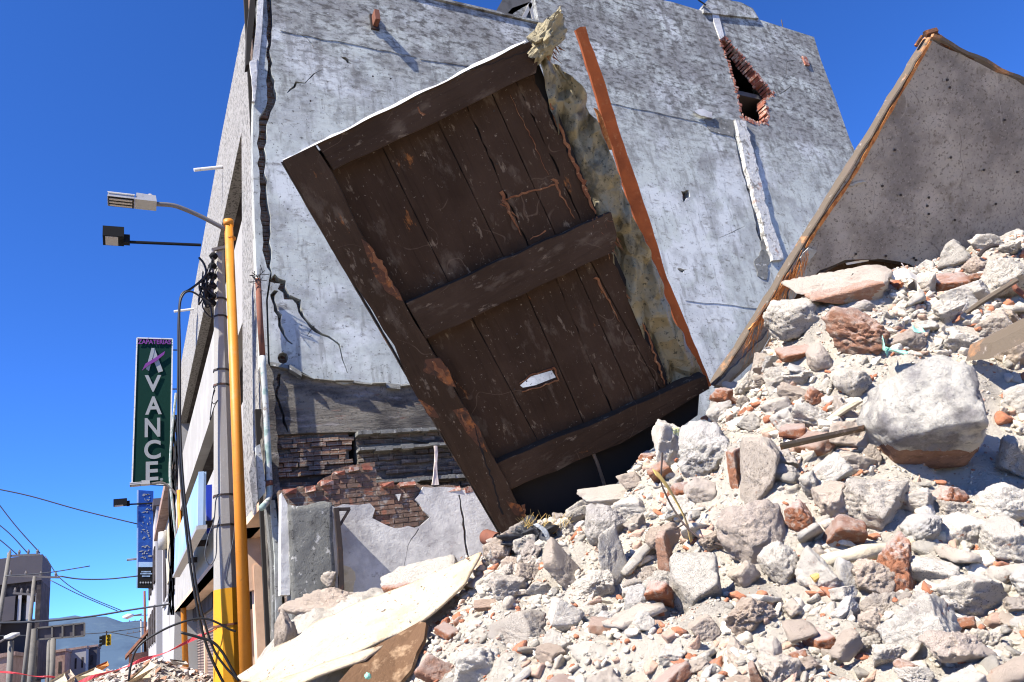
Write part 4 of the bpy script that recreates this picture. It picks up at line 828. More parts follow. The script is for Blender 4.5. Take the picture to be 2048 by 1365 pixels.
# ================================================================= RUBBLE HEAP
CP = [(2048, 480, 6.8), (1900, 520, 6.6), (1700, 575, 6.4), (1600, 615, 6.3), (1540, 745, 6.2), (1490, 805, 6.2), (1430, 850, 6.1), (1350, 900, 6), (1240, 995, 6), (1150, 1045, 6), (1000, 1105, 6), (900, 1180, 6), (760, 1235, 6.8), (560, 1265, 8), (480, 1375, 8),
      (2048, 1365, 2.4), (1500, 1365, 2.8), (1000, 1365, 3.7), (700, 1365, 5.6), (850, 1330, 5.2), (1600, 1000, 4.2), (2048, 900, 4.6), (1880, 870, 4.7), (1300, 1150, 4.5), (1000, 1200, 5), (1750, 1180, 3.4), (2048, 1150, 3.3), (1850, 620, 5.7), (2040, 640, 5.6)]
C3 = [at(*c) for c in CP]+[np.array(c) for c in [(0, 0, -1.6), (-1, 3, -1.65), (0, 6, -1.6), (-.3, 9, -1.7), (.3, 10.3, -1.5), (1.5, .5, -1.15), (4, 0, -.5), (8, 0, 1.0), (10, 3.5, 2.5), (11, 8, 1.8), (8.3, 5, 2.0), (6, 6, 1.3), (8, 10.3, .9), (5, 7.5, .7), (4, 10.0, .35), (2.6, 10, .15), (3, 8, .3), (3.4, 6.6, .35), (1.9, 9.6, .15), (12, 0, 2.6), (2, -2, -1.4), (1.2, 3, -.95), (.9, 5, -.9), (.8, 7, -.9), (.9, 8.4, -.7)]]
C3 = np.array(C3)
def tps(A, z, lam=.002):
    n = len(A); d = np.linalg.norm(A[:, None]-A[None], axis=2); K = np.where(d > 0, d*d*np.log(d+1e-12), 0)+lam*np.eye(n)
    Pm = np.c_[np.ones(n), A]; M_ = np.block([[K, Pm], [Pm.T, np.zeros((3, 3))]]); s = np.linalg.solve(M_, np.r_[z, 0, 0, 0]); return s
TS = tps(C3[:, :2], C3[:, 2])
def hz(X, Y):
    q = np.stack([np.ravel(X), np.ravel(Y)], 1).astype(float); out = np.zeros(len(q)); A = C3[:, :2]
    for k in range(0, len(q), 20000):
        d = np.linalg.norm(q[k:k+20000, None]-A[None], axis=2); U = np.where(d > 0, d*d*np.log(d+1e-12), 0)
        out[k:k+20000] = U@TS[:-3]+TS[-3]+q[k:k+20000]@TS[-2:]
    return np.minimum(out, 2.9).reshape(np.shape(X))
def hz1(x, y): return float(hz(np.array([x]), np.array([y]))[0])
def gridn(Xs, Ys, s, seed):                     # cheap value noise on arrays
    g = np.random.default_rng(seed).standard_normal((64, 64)); x = (Xs*s) % 63; y = (Ys*s) % 63
    i, j = np.floor(x).astype(int), np.floor(y).astype(int); u, v = x-i, y-j; u = u*u*(3-2*u); v = v*v*(3-2*v); i2, j2 = (i+1) % 63, (j+1) % 63
    return g[i, j]*(1-u)*(1-v)+g[i2, j]*u*(1-v)+g[i, j2]*(1-u)*v+g[i2, j2]*u*v
def surf(X, Y):
    h = hz(X, Y); s = .045*gridn(X, Y, 1.6, 1)+.034*gridn(X, Y, 4.1, 2)+.030*gridn(X, Y, 8, 3)+.010*np.abs(gridn(X, Y, 17, 4))+.005*gridn(X, Y, 33, 5)
    return h+s
gx = np.linspace(-.4, 11.5, 420); gy = np.concatenate([np.linspace(-1.5, 6.5, 330), np.linspace(6.55, 10.9, 90)])
GX, GY = np.meshgrid(gx, gy); GZ = surf(GX, GY); GZ = np.where(GX < .3, np.minimum(GZ, -1.5), GZ)
V = np.stack([GX.ravel(), GY.ravel(), GZ.ravel()], 1); nx = len(gx); F = []
for j in range(len(gy)-1):
    a = j*nx+np.arange(nx-1); F.append(np.stack([a, a+1, a+nx+1, a+nx], 1))
heap = rawobj('rubble_heap', V, np.concatenate(F), m_dust, None, True); props(heap, 'big sloping heap of pale rubble and dust filling the lower right', 'rubble', kind='stuff')
def hit(px, py):
    r = ray(px, py); ds = np.linspace(1.2, 11, 500); P = ds[:, None]*r[None]; z = hz(P[:, 0], P[:, 1]); k = np.where(P[:, 2] < z)[0]
    return (ds[k[0]], P[k[0]]) if len(k) else (None, None)

# rock shapes -------------------------------------------------------
CUST = {100: [(-.5, -.42, -.75, .74), (.88, -.12, -.42, .56), (.75, .45, -.5, .66), (-.15, .78, -.60, .58), (.1, -.97, -.25, .86), (-.9, -.42, 0, .88), (-.8, .6, -.1, .92), (1, 0, 0, .93), (.25, .96, 0, .93), (.66, -.75, 0, .93), (0, 0, 1, .8), (-.45, -.85, .3, .9), (-.7, .0, -.7, .80), (.2, -.6, -.75, .82)],
        110: [(-.75, -.1, -.66, .55), (.85, .25, -.46, .55), (0, -1, 0, .92), (0, 1, -.1, .95), (-1, 0, 0, .8), (1, 0, 0, .8), (0, 0, 1, .7), (.5, -.8, -.3, .85), (.3, .7, -.65, .7)],
        118: [(-.35, -.75, -.55, .62), (.35, .62, -.7, .48), (-.8, .3, -.5, .72), (.9, -.2, -.3, .75), (0, -1, 0, .9), (0, 1, 0, .9), (-1, 0, 0, .92), (1, 0, 0, .92), (0, 0, 1, .7)]}
_ico = {}
def ico(n):
    if n not in _ico:
        bm = bmesh.new(); bmesh.ops.create_icosphere(bm, subdivisions=n, radius=1); bm.verts.ensure_lookup_table()
        _ico[n] = (np.array([v.co[:] for v in bm.verts]), [[x.index for x in f.verts] for f in bm.faces]); bm.free()
    return _ico[n]
def rockverts(kind, seed, sub=4):
    r = np.random.default_rng(seed); cust = CUST.get(seed); D, F = ico(sub); D = D/np.linalg.norm(D, axis=1)[:, None]
    if kind == 'brick': Nn = np.array([[1, 0, 0], [-1, 0, 0], [0, 1, 0], [0, -1, 0], [0, 0, 1], [0, 0, -1]], float)+r.normal(0, .10, (6, 3)); h = np.array([1, r.uniform(.7, 1.), .62, .62, .36, .36])*r.uniform(.92, 1.05, 6); extra = 3
    elif kind == 'slab': Nn = np.array([[1, 0, 0], [-1, 0, 0], [0, 1, 0], [0, -1, 0], [0, 0, 1], [0, 0, -1]], float)+r.normal(0, .18, (6, 3)); h = np.array([1, .9, .7, .75, .22, .2])*r.uniform(.9, 1.1, 6); extra = 4
    elif kind == 'block': Nn = np.array([[1, 0, 0], [-1, 0, 0], [0, 1, 0], [0, -1, 0], [0, 0, 1], [0, 0, -1]], float)+r.normal(0, .22, (6, 3)); h = np.array([.85, .85, .7, .7, .62, .62])*r.uniform(.85, 1.1, 6); extra = 5
    elif kind == 'round': Nn = r.normal(0, 1, (26, 3)); h = r.uniform(.82, .95, 26); extra = 0
    else: Nn = r.normal(0, 1, (10, 3)); h = r.uniform(.48, .85, 10); extra = 3
    if cust: Nn = np.array([c[:3] for c in cust], float); h = np.array([c[3] for c in cust]); extra = 0; kind = 'custom'
    if extra: Nn = np.r_[Nn, r.normal(0, 1, (extra, 3))]; h = np.r_[h, r.uniform(.72, .95, extra)]
    Nn /= np.linalg.norm(Nn, axis=1)[:, None]; dn = D@Nn.T; rad = np.where(dn > .05, h/np.maximum(dn, .05), 9).min(1)
    rad = np.minimum(rad, 1.35)
    # soften: average with a smooth-min
    q_ = 20 if kind in ('round', 'custom') else 46; sm = -np.log(np.exp(-np.where(dn > .05, h/np.maximum(dn, .05), 9)*q_).sum(1))/q_; rad = np.minimum(rad, 1.3)*.35+np.clip(sm, .2, 1.3)*.65
    P = D*rad[:, None]; a = .05 if kind in ('brick', 'slab') else .085; o = seed*3.1; out = np.empty_like(P)
    if kind == 'conc': a = .12
    if kind == 'custom': a = .05
    for i, p in enumerate(P):
        k = noise.fractal(Vector(p*3.2+o), .55, 2.2, 6)*a*.8+a*.28*noise.noise(Vector(p*19+o)); q = noise.noise(Vector(p*4-o)); k -= max(0, q-.2)*a*2.2; q2 = noise.noise(Vector(p*8+o*.3)); k -= max(0, q2-.3)*a*1.3; out[i] = p+D[i]*k
    if kind in ('conc', 'round'): out *= np.array([1, r.uniform(.7, .95), r.uniform(.6, .85)])
    return out, F
def rockmesh(name, kind, seed, m, sub=4):
    P, F = rockverts(kind, seed, sub); me = bpy.data.meshes.new(name); me.from_pydata([tuple(p) for p in P], [], F); me.update()
    me.polygons.foreach_set('use_smooth', [True]*len(me.polygons)); me.materials.append(m); return me
def place(name, me, pos, scale, rot, parent=None):
    o = bpy.data.objects.new(name, me); col.objects.link(o); o.location = pos; o.scale = scale; o.rotation_euler = rot; return o
camR = Matrix(((MW[0][0], MW[0][1], MW[0][2]), (MW[1][0], MW[1][1], MW[1][2]), (MW[2][0], MW[2][1], MW[2][2])))
HEROES = [  # px, py, width, height, kind, material, roll in the picture (deg), label, category, name
 (1882, 838, 250, 256, 'round', 'B', -38, 'huge pale grey boulder with a dark right face and brown underside', 'boulder', 'boulder'),
 (1683, 572, 205, 88, 'slab', 'P', -3, 'long flat masonry block with a red brick underside, topmost before the grey panel', 'masonry block', 'masonry_block'),
 (1597, 638, 142, 88, 'round', 'C', 8, 'smooth pale rounded stone at the heap crest, beside the foot of the grey panel', 'stone', 'rubble_stone'),
 (1708, 668, 125, 112, 'conc', 'b', 30, 'pinkish plastered brick lump with red patches, near the scrap of green plastic', 'brick lump', 'brick_lump'),
 (1596, 706, 86, 38, 'brick', 'b', -16, 'small red brick lying just under the smooth pale stone of the crest', 'brick', 'broken_brick'),
 (1703, 592, 52, 42, 'conc', 'C', 0, 'knobbly grey mortar lump in front of the long flat masonry block', 'mortar lump', 'mortar_lump'),
 (1728, 614, 44, 30, 'round', 'S', -20, 'small smooth beige pebble right of the knobbly mortar lump', 'pebble', 'pebble'),
 (1895, 563, 84, 42, 'brick', 'b', -8, 'orange-red brick at the upper right of the heap, beside the cream plastic bag', 'brick', 'broken_brick'),
 (1908, 510, 74, 66, 'conc', 'C', 10, 'jagged concrete lump with a brick stain, on the crest under the grey panel', 'concrete lump', 'concrete_lump'),
 (1473, 950, 58, 108, 'slab', 'b', 80, 'upright orange slab face of a broken brick beside the tall angular concrete block', 'brick slab', 'brick_slab'),
 (1528, 948, 74, 142, 'block', 'C', 5, 'tall angular concrete block with a black shaded side, left of the huge boulder', 'concrete block', 'concrete_block'),
 (1507, 1062, 150, 130, 'round', 'S', 10, 'rounded grey stone of melon shape in the middle of the heap', 'stone', 'rubble_stone'),
 (1757, 1012, 150, 112, 'conc', 'C', 12, 'porous dark-speckled concrete chunk just below the huge boulder', 'concrete chunk', 'concrete_chunk'),
 (1594, 1032, 62, 62, 'conc', 'b', 20, 'dark red brick lump at the right of the rounded grey melon-shaped stone', 'brick lump', 'brick_lump'),
 (1897, 996, 82, 52, 'conc', 'b', 15, 'orange triangular brick piece under the brown foot of the huge boulder', 'brick piece', 'brick_piece'),
 (2026, 918, 72, 96, 'block', 'C', 20, 'grey concrete block at the right border, below right of the huge boulder', 'concrete block', 'concrete_block'),
 (1418, 902, 128, 118, 'conc', 'S', -30, 'large pale lumpy stone above the leaf twig', 'stone', 'rubble_stone'),
 (1342, 884, 72, 92, 'block', 'P', 10, 'white block with a yellow paint spot, leftmost of the big pieces near the black shadow', 'block', 'plaster_block'),
 (1398, 1180, 105, 130, 'block', 'C', 24, 'overhanging concrete wedge with deep shadow under it, lower middle of the heap', 'concrete wedge', 'concrete_wedge'),
 (1330, 1110, 44, 92, 'brick', 'b', 75, 'orange brick standing on end left of the overhanging concrete wedge', 'brick', 'broken_brick'),
 (1214, 1052, 92, 84, 'round', 'S', -25, 'pinkish rounded stone with a red spot right of the black plastic', 'stone', 'rubble_stone'),
 (1226, 1114, 66, 118, 'slab', 'P', 62, 'pale flat tile standing on edge below the pinkish stone', 'tile', 'plaster_tile'),
 (1132, 1132, 96, 100, 'slab', 'P', 50, 'bright white plaster slab directly right of the black plastic', 'plaster slab', 'plaster_slab'),
 (1235, 990, 165, 42, 'slab', 'P', -16, 'long thin plaster strip lying along the crest under the dark panel', 'plaster strip', 'plaster_strip'),
 (1262, 962, 62, 36, 'block', 'P', -25, 'small pale oblong piece on the crest touching the black shadow', 'plaster piece', 'plaster_piece'),
 (1792, 1132, 74, 132, 'conc', 'b', 15, 'tall orange-pink brick lump splitting the yellow cane in two', 'brick lump', 'brick_lump'),
 (1562, 1130, 82, 96, 'round', 'C', 10, 'pale egg-shaped stone with a red end, left end of the yellow cane', 'stone', 'rubble_stone'),
 (1490, 1152, 62, 68, 'conc', 'P', 0, 'cone-shaped white stone in shadow between the melon-shaped and egg-shaped stones', 'stone', 'rubble_stone'),
 (1692, 1152, 50, 82, 'block', 'S', 8, 'grey wedge stone standing in front of the yellow cane', 'stone', 'rubble_stone'),
 (1864, 1146, 96, 62, 'conc', 'C', 10, 'grey-bottomed concrete lump right of the tall orange-pink brick lump', 'concrete lump', 'concrete_lump'),
 (1512, 1352, 36, 54, 'brick', 'b', 70, 'small red brick bit on the bottom border', 'brick', 'broken_brick'),
 (872, 1344, 84, 66, 'brick', 'b', 30, 'large orange brick at the bottom border, left part of the heap', 'brick', 'broken_brick'),
 (797, 1344, 120, 64, 'block', 'P', -15, 'pale plaster lump on the bottom border beside the large orange brick', 'plaster lump', 'plaster_lump'),
 (958, 1332, 110, 88, 'conc', 'P', 10, 'rough white plaster lump right of the large orange brick', 'plaster lump', 'plaster_lump'),
 (842, 1152, 165, 66, 'slab', 'C', -22, 'long stone with a red brick belly lying behind the cream board', 'stone', 'rubble_stone'),
 (926, 1252, 40, 38, 'brick', 'b', 40, 'small red brick cube right of the brown fibreboard', 'brick', 'broken_brick'),
 (1132, 1232, 74, 76, 'block', 'P', 30, 'triangular white plaster piece in the lower middle', 'plaster piece', 'plaster_piece'),
 (1034, 1256, 120, 72, 'slab', 'P', -45, 'big tilted pale slab below the cream board, lower left of the heap', 'plaster slab', 'plaster_slab'),
 (1192, 1300, 118, 34, 'slab', 'C', -6, 'thin flat concrete slice casting a sharp shadow near the bottom', 'concrete slice', 'concrete_slice'),
 (978, 1210, 62, 22, 'brick', 'b', -8, 'flat brown brick half under the lower corner of the cream board', 'brick', 'broken_brick'),
 (1552, 814, 62, 46, 'block', 'P', 20, 'angular white plaster block on the upper left slope', 'plaster block', 'plaster_block'),
 (1628, 792, 36, 40, 'conc', 'b', 0, 'little red brick lump beside the angular white block of the upper left slope', 'brick lump', 'brick_lump'),
 (1442, 792, 50, 34, 'conc', 'b', 10, 'orange brick piece on the crest at the foot of the orange plank', 'brick piece', 'brick_piece'),
 (1640, 716, 46, 62, 'round', 'S', 50, 'bent beige stone to the right of the small red brick under the crest', 'stone', 'rubble_stone'),
 (1604, 740, 62, 28, 'slab', 'S', 25, 'thin oblong beige stone below the small red brick under the crest', 'stone', 'rubble_stone'),
 (2004, 1010, 110, 92, 'round', 'P', 10, 'big smooth white lump at the right border, level with the orange triangular brick', 'plaster lump', 'plaster_lump'),
 (1402, 985, 62, 62, 'block', 'S', 15, 'cube-like beige stone below the large lumpy stone', 'stone', 'rubble_stone'),
 (1620, 970, 52, 62, 'conc', 'C', 0, 'upright concrete piece between the tall angular block and the huge boulder', 'concrete piece', 'concrete_piece'),
 (1690, 1290, 70, 60, 'conc', 'P', 0, 'pale cracked stone on the lower slope, above the bottom border', 'stone', 'rubble_stone'),
 (1540, 1300, 52, 56, 'round', 'P', 20, 'fan-shaped white stone above the small red brick bit of the bottom border', 'stone', 'rubble_stone'),
 (1600, 1262, 66, 40, 'slab', 'P', -12, 'bright flat plaster flake on the lower slope below the grey wedge stone', 'plaster flake', 'plaster_flake'),
 (1330, 1070, 80, 54, 'block', 'P', -10, 'white block left of the twig in the middle of the heap', 'plaster block', 'plaster_block'),
 (1260, 1018, 84, 44, 'block', 'P', -22, 'oblong white block between the pinkish stone and the plaster strip of the crest', 'plaster block', 'plaster_block'),
 (1700, 765, 70, 60, 'conc', 'C', 0, 'grey concrete chunk above left of the huge boulder', 'concrete chunk', 'concrete_chunk'),
 (1500, 850, 60, 46, 'conc', 'C', 0, 'knobbly concrete chunk on the slope above the tall angular block', 'concrete chunk', 'concrete_chunk'),
 (2020, 560, 110, 90, 'conc', 'C', 0, 'mass of crumbling concrete at the upper right corner of the heap', 'concrete mass', 'concrete_mass'),
 (1970, 500, 70, 60, 'conc', 'C', 20, 'rough grey concrete lump on the skyline near the right border', 'concrete lump', 'concrete_lump'),
 (640, 1216, 165, 70, 'conc', 'P', 4, 'wide mound of white plaster under the grey column stub', 'plaster mound', 'plaster_mound'),
 (573, 1278, 50, 120, 'conc', 'C', 20, 'rough grey mortar lump at the left end of the cream board', 'mortar lump', 'mortar_lump'),
 (1000, 1090, 70, 60, 'conc', 'C', 0, 'grey-yellow stone at the upper end of the cream board', 'stone', 'rubble_stone'),
 (656, 1158, 34, 34, 'conc', 'C', 0, 'tiny painted mortar lump in front of the grey column stub', 'mortar lump', 'mortar_lump'),
]
KM = {'B': m_boulder, 'S': m_stone, 'C': m_conc, 'P': m_plas, 'b': m_brick}
occupied = []
for i, (px, py, wd, ht, kind, mk, roll, label, cat, name) in enumerate(HEROES):
    d, p = hit(px, py+ht*.18)
    if d is None: d, p = hit(px, py+ht*.5)
    if d is None:
        d = 6.2
    if i == 34: d = 6.6
    if name == 'plaster_mound': d = 8.6
    if i == len(HEROES)-1: d = 9.6
    d -= (.34 if name == 'boulder' else .07)*(1 if wd > 60 else .4); hw, hh = wd/2/FP*d, ht/2/FP*d
    c = at(px, py, d); me = rockmesh(name, kind, 100+i, KM[mk], 5 if wd*ht > 6000 else 4)
    V = np.array([v.co[:] for v in me.vertices]); 
    # turn the shape in camera axes: width along the picture, roll, then fit its outline to the size seen
    a = math.radians(roll); r = np.random.default_rng(i); tilt = r.uniform(-.35, .35, 2)
    if kind in ('slab', 'brick'): Vc = np.stack([V[:, 0], V[:, 2], V[:, 1]], 1)
    else: Vc = V.copy()
    if 100+i in CUST: tilt = (0, 0); a = 0
    cx_, sx_ = math.cos(tilt[0]), math.sin(tilt[0]); Vc = np.stack([Vc[:, 0], Vc[:, 1]*cx_-Vc[:, 2]*sx_, Vc[:, 1]*sx_+Vc[:, 2]*cx_], 1)
    if kind in ('slab', 'brick'): t = .5; Vc = np.stack([Vc[:, 0], Vc[:, 1]*math.cos(t)-Vc[:, 2]*math.sin(t), Vc[:, 1]*math.sin(t)+Vc[:, 2]*math.cos(t)], 1)
    Vc = np.stack([Vc[:, 0]*math.cos(a)-Vc[:, 1]*math.sin(a), Vc[:, 0]*math.sin(a)+Vc[:, 1]*math.cos(a), Vc[:, 2]], 1)
    ex = np.ptp(Vc[:, :2], axis=0)/2; Vc -= (Vc.max(0)+Vc.min(0))/2
    Vc = Vc*np.array([hw/ex[0], hh/ex[1], math.sqrt(hw*hh)/max(.3, np.ptp(Vc[:, 2])/2)*.85])
    Sc = max(hw, hh); Vw = Vc@MW.T/Sc; me.vertices.foreach_set('co', Vw.ravel()); me.update()
    o = bpy.data.objects.new(name, me); col.objects.link(o); o.location = c; o.scale = (Sc,)*3; props(o, label, cat)
    OFF[o.name] = c; occupied.append((px, py, max(wd, 20)*.48, max(ht, 20)*.48))
# recognisable look of a few
def band_on(o, m, test):                        # a second surface on the same stone: brick belly, paint spot
    o.data.materials.append(m)
    for p in o.data.polygons:
        if test(p.center*o.scale[0]): p.material_index = 1
def hero(lbl): return [o for o in col.objects if o.get('label', '').startswith(lbl)][0]
m_under = mat('brown_stone_underside', (.23, .13, .085), .95, layers=[((.12, .07, .05), 6, 9, .5, .65, .7, (1, 1, 3)), ((.4, .3, .25), 12, 8, .6, .7, .5)], bump=(10, 10, 1, .03))
band_on(hero('huge pale'), m_under, lambda p: (MW.T@np.array(p))[1] > .17+.05*nz(p, 6))
band_on(hero('long flat masonry'), m_brick, lambda p: p.z < -.04+.03*nz(p, 8) and p.x < .1)
band_on(hero('long stone with a red'), m_brick, lambda p: p.z < -.03+.03*nz(p, 8) and p.x < .05)
m_yspot = mat('yellow_paint_spot', (.62, .60, .22), .8, layers=[((.6, .58, .52), 14, 8, .5, .6, .7)])
band_on(hero('white block with a yellow'), m_yspot, lambda p: (p-Vector(MW@np.array([.06, -.12, -.12]))).length < .075)
band_on(hero('pale egg-shaped'), m_brick, lambda p: (MW.T@np.array(p))[0] > .05 and (MW.T@np.array(p))[1] > .0+.02*nz(p, 9))

# scattered chunks that show large: individuals
protos = []
for k in range(14): protos.append((rockmesh('concrete_chunk', 'conc', 300+k, m_conc, 5), 'C'))
for k in range(7): protos.append((rockmesh('rubble_stone', 'conc' if k % 2 else 'round', 320+k, m_stone, 5), 'S'))
for k in range(8): protos.append((rockmesh('plaster_piece', 'block', 340+k, m_plas, 5), 'P'))
for k in range(6): protos.append((rockmesh('plaster_flake', 'slab', 360+k, m_plas, 3), 'F'))
for k in range(7): protos.append((rockmesh('broken_brick', 'brick', 380+k, m_brick, 4), 'b'))
byk = {k: [p for p in protos if p[1] == k] for k in 'CSPFb'}
cand = []; r = random.Random(77)
for _ in range(38000):
    X = r.uniform(.9, 9.5); Y = r.uniform(.7, 10.4); Z = hz1(X, Y) if False else None; cand.append((X, Y))
CA = np.array(cand); CZ = surf(CA[:, 0], CA[:, 1]); cand = [(CA[i, 0], CA[i, 1], CZ[i]) for i in range(len(CA))]
small = []; chosen = []
CR = [(300, 1400), (480, 1340), (760, 1180), (900, 1125), (960, 1085), (1060, 1045), (1150, 1000), (1240, 952), (1330, 862), (1380, 832), (1430, 782), (1500, 745), (1545, 680), (1565, 600), (1600, 545), (1780, 532), (1870, 520), (1900, 486), (1960, 478), (2048, 458), (2400, 420)]
def crest(x): return float(np.interp(x, [c[0] for c in CR], [c[1] for c in CR]))
for (X, Y, Z) in cand:
    u_ = proj((X, Y, Z))
    if u_[2] < .8: continue
    s = .025*math.exp(abs(r.gauss(0, .68)))*(1.75 if u_[1] < 1190 and u_[0] > 940 else .72)      # finer stuff lower down
    if r.random() < .03: s *= 1.5
    s = min(s, .12); inframe = -60 < u_[0] < 2110 and -50 < u_[1] < 1430
    if not inframe and r.random() < .5: continue
    if X < 1.15 and Y < 8: continue
    szpx = s*FP/u_[2]
    if inframe and u_[1]-szpx*1.25 < crest(u_[0]): continue
    if any(abs(u_[0]-a) < b_*1.0+szpx*.3 and abs(u_[1]-b) < c*1.0+szpx*.3 for a, b, b_, c in occupied) and u_[2] > 1: 
        if szpx > 9: continue
    chosen.append((szpx if inframe else szpx*.3, X, Y, Z, s, u_))
chosen.sort(key=lambda c: -c[0]); kept = []; rest = []
BP = [(455, 1420), (470, 1345), (720, 1200), (957, 1092), (962, 1110), (930, 1155), (855, 1240), (850, 1262), (835, 1320), (800, 1420)]
def below_board(u_, g=0):
    c = False; x, y = u_[0], u_[1]
    for i in range(len(BP)):
        x0, y0 = BP[i]; x1, y1 = BP[(i+1) % len(BP)]
        if (y0 > y) != (y1 > y) and x < (x1-x0)*(y-y0)/(y1-y0)+x0: c = not c
    return c
for c in chosen:
    if below_board(c[5]) or below_board((c[5][0]-c[0]*.8, c[5][1]-c[0]*.8)): continue
    if len(kept) < 235 and all((c[1]-k[1])**2+(c[2]-k[2])**2 > ((c[4]+k[4])*.72)**2 for k in kept): kept.append(c)
    else: rest.append(c)
hl = [(h[0], h[1], h[7]) for h in HEROES]
adj = {'C': ('grey', 'concrete chunk'), 'S': ('beige', 'stone'), 'P': ('whitish', 'plaster piece'), 'F': ('pale', 'plaster flake'), 'b': ('reddish', 'brick bit')}
short = {}
for h in HEROES:
    ws = h[7].replace(',', '').split(); short[h[7]] = h[7]
marks = [(1882, 838, 'the huge boulder'), (1683, 572, 'the long flat masonry block'), (1708, 668, 'the green plastic scrap'), (1528, 948, 'the tall angular concrete block'), (1507, 1062, 'the melon-shaped stone'), (1757, 1012, 'the porous concrete chunk'),
         (1418, 902, 'the large lumpy stone'), (1398, 1180, 'the overhanging concrete wedge'), (1226, 1114, 'the tile standing on edge'), (1060, 1080, 'the black plastic'), (1700, 1110, 'the yellow cane'), (872, 1344, 'the large orange brick'), (1192, 1300, 'the thin concrete slice'),
         (1600, 1262, 'the bright flat flake'), (2004, 1010, 'the smooth white lump at the right border'), (2020, 560, 'the upper right skyline'), (1200, 985, 'the crest plaster strip'), (1552, 814, 'the angular white block'), (1034, 1256, 'the big tilted slab'), (1900, 1290, 'the bottom right corner'), (700, 1330, 'the brown fibreboard'), (1330, 1340, 'the bottom border middle'), (1800, 1200, 'the tall orange-pink brick lump'), (1240, 1238, 'the red wire'), (1330, 1110, 'the upright orange brick'), (1980, 1180, 'the right border'), (1480, 1300, 'the fan-shaped stone'), (1132, 1232, 'the triangular plaster piece'), (1620, 860, 'the long brown lath'), (1440, 792, 'the orange crest brick'), (1950, 630, 'the aslant stick'), (1620, 970, 'the upright concrete piece'), (970, 1210, 'the flat brown brick')]
used = {}
for i, (sp_, X, Y, Z, s, u_) in enumerate(kept):
    k = r.choices('CSPFb', [36, 16, 24, 12, 12])[0]; me, _ = r.choice(byk[k]); nm = me.name.split('.')[0]
    sc = s*1.05; o = place(nm, me, (X, Y, Z+s*.42), (sc*r.uniform(.9, 1.25), sc*r.uniform(.85, 1.1), sc*r.uniform(.8, 1.1)), (r.uniform(-.5, .5), r.uniform(-.5, .5), r.uniform(0, 6.28)))
    mk_ = min(marks, key=lambda m_: (m_[0]-u_[0])**2+(m_[1]-u_[1])**2); dx, dy = u_[0]-mk_[0], u_[1]-mk_[1]
    side = ('right of' if dx > 0 else 'left of') if abs(dx) > abs(dy) else ('below' if dy > 0 else 'above')
    dist = math.hypot(dx, dy); far = 'close' if dist < 60 else ('a little' if dist < 130 else 'well')
    size = 'fist-sized' if sp_ > 20 else ('egg-sized' if sp_ > 14 else 'walnut-sized')
    lb = f'{size} {adj[k][0]} {adj[k][1].split()[-1]} {far} {side} {mk_[2]}'
    props(o, lb, adj[k][1], 'loose chunks of the rubble heap')
gl_ = {}
for o in col.objects:
    if o.get('group') == 'loose chunks of the rubble heap': gl_.setdefault(o['label'], []).append(o)
for lb, os_ in gl_.items():
    if len(os_) > 1:
        os_.sort(key=lambda o: -o.scale[0]); n_ = len(os_); nm_ = ['', 'second ', 'third ', 'fourth ', 'fifth ', 'sixth ', 'seventh ']
        for q, o in enumerate(os_): o['label'] = (('larger ' if q == 0 else 'smaller ') if n_ == 2 else ('smallest ' if q == n_-1 else nm_[min(q, 6)]+'largest '))+lb
        for o in os_:
            if len(o['label'].split()) > 16: o['label'] = o['label'].replace('fist-sized ', '').replace('egg-sized ', '').replace('walnut-sized ', '').replace(' a little ', ' ')
# everything smaller: one mass of grit with a colour per pebble
def pebbles(name, items, m, palette, seed, label=None, cat=None, kind='stuff', flat=1.):
    r = random.Random(seed); kinds = ['conc', 'block', 'conc', 'conc', 'slab', 'conc', 'brick', 'block']; B2 = [rockverts(k, 700+j, 2) for j, k in enumerate(kinds)]; B1 = [rockverts(k, 700+j, 1) for j, k in enumerate(kinds)]; B3 = [rockverts(k, 700+j, 3) for j, k in enumerate(kinds)]
    VV = []; FF = []; CC = []; k = 0
    for (x, y, z, s) in items:
        P, F = r.choice(B3 if s > .036 else B2 if s > .013 else B1); q = Matrix.Rotation(r.uniform(0, 6.28), 3, 'Z')@Matrix.Rotation(r.uniform(-.8, .8), 3, 'X')@Matrix.Rotation(r.uniform(-.8, .8), 3, 'Y')
        q = np.array(q); P2 = (P*s*np.array([r.uniform(.8, 1.3), r.uniform(.8, 1.1), r.uniform(.6, 1.)*flat]))@q.T+np.array([x, y, z+s*.15]); VV.append(P2)
        FF.append(np.array(F)+k); k += len(P2); c = r.choices([p[0] for p in palette], [p[1] for p in palette])[0]; b_ = r.uniform(.8, 1.15); CC.append(np.tile([c[0]*b_, c[1]*b_, c[2]*b_, 1], (len(P2), 1)))
    V = np.concatenate(VV); F = np.concatenate(FF); C = np.concatenate(CC); off = np.array([V[:, 0].mean(), V[:, 1].mean(), V[:, 2].min()])
    me = bpy.data.meshes.new(name); me.vertices.add(len(V)); me.vertices.foreach_set('co', (V-off).ravel()); me.loops.add(F.size); me.loops.foreach_set('vertex_index', F.ravel())
    me.polygons.add(len(F)); me.polygons.foreach_set('loop_start', np.arange(0, F.size, 3)); me.polygons.foreach_set('loop_total', np.full(len(F), 3)); me.polygons.foreach_set('use_smooth', np.ones(len(F), bool)); me.update()
    ca = me.color_attributes.new('tint', 'FLOAT_COLOR', 'POINT'); ca.data.foreach_set('color', C.ravel()); me.materials.append(m)
    o = bpy.data.objects.new(name, me); o.location = off; col.objects.link(o); return props(o, label, cat, kind=kind)
pal = [((.52, .46, .37), 40), ((.64, .58, .48), 26), ((.34, .31, .26), 14), ((.42, .17, .09), 9), ((.50, .34, .25), 13)]
items = [(c[1], c[2], c[3], min(c[4]*.9, .055)) for c in rest[:21000]]
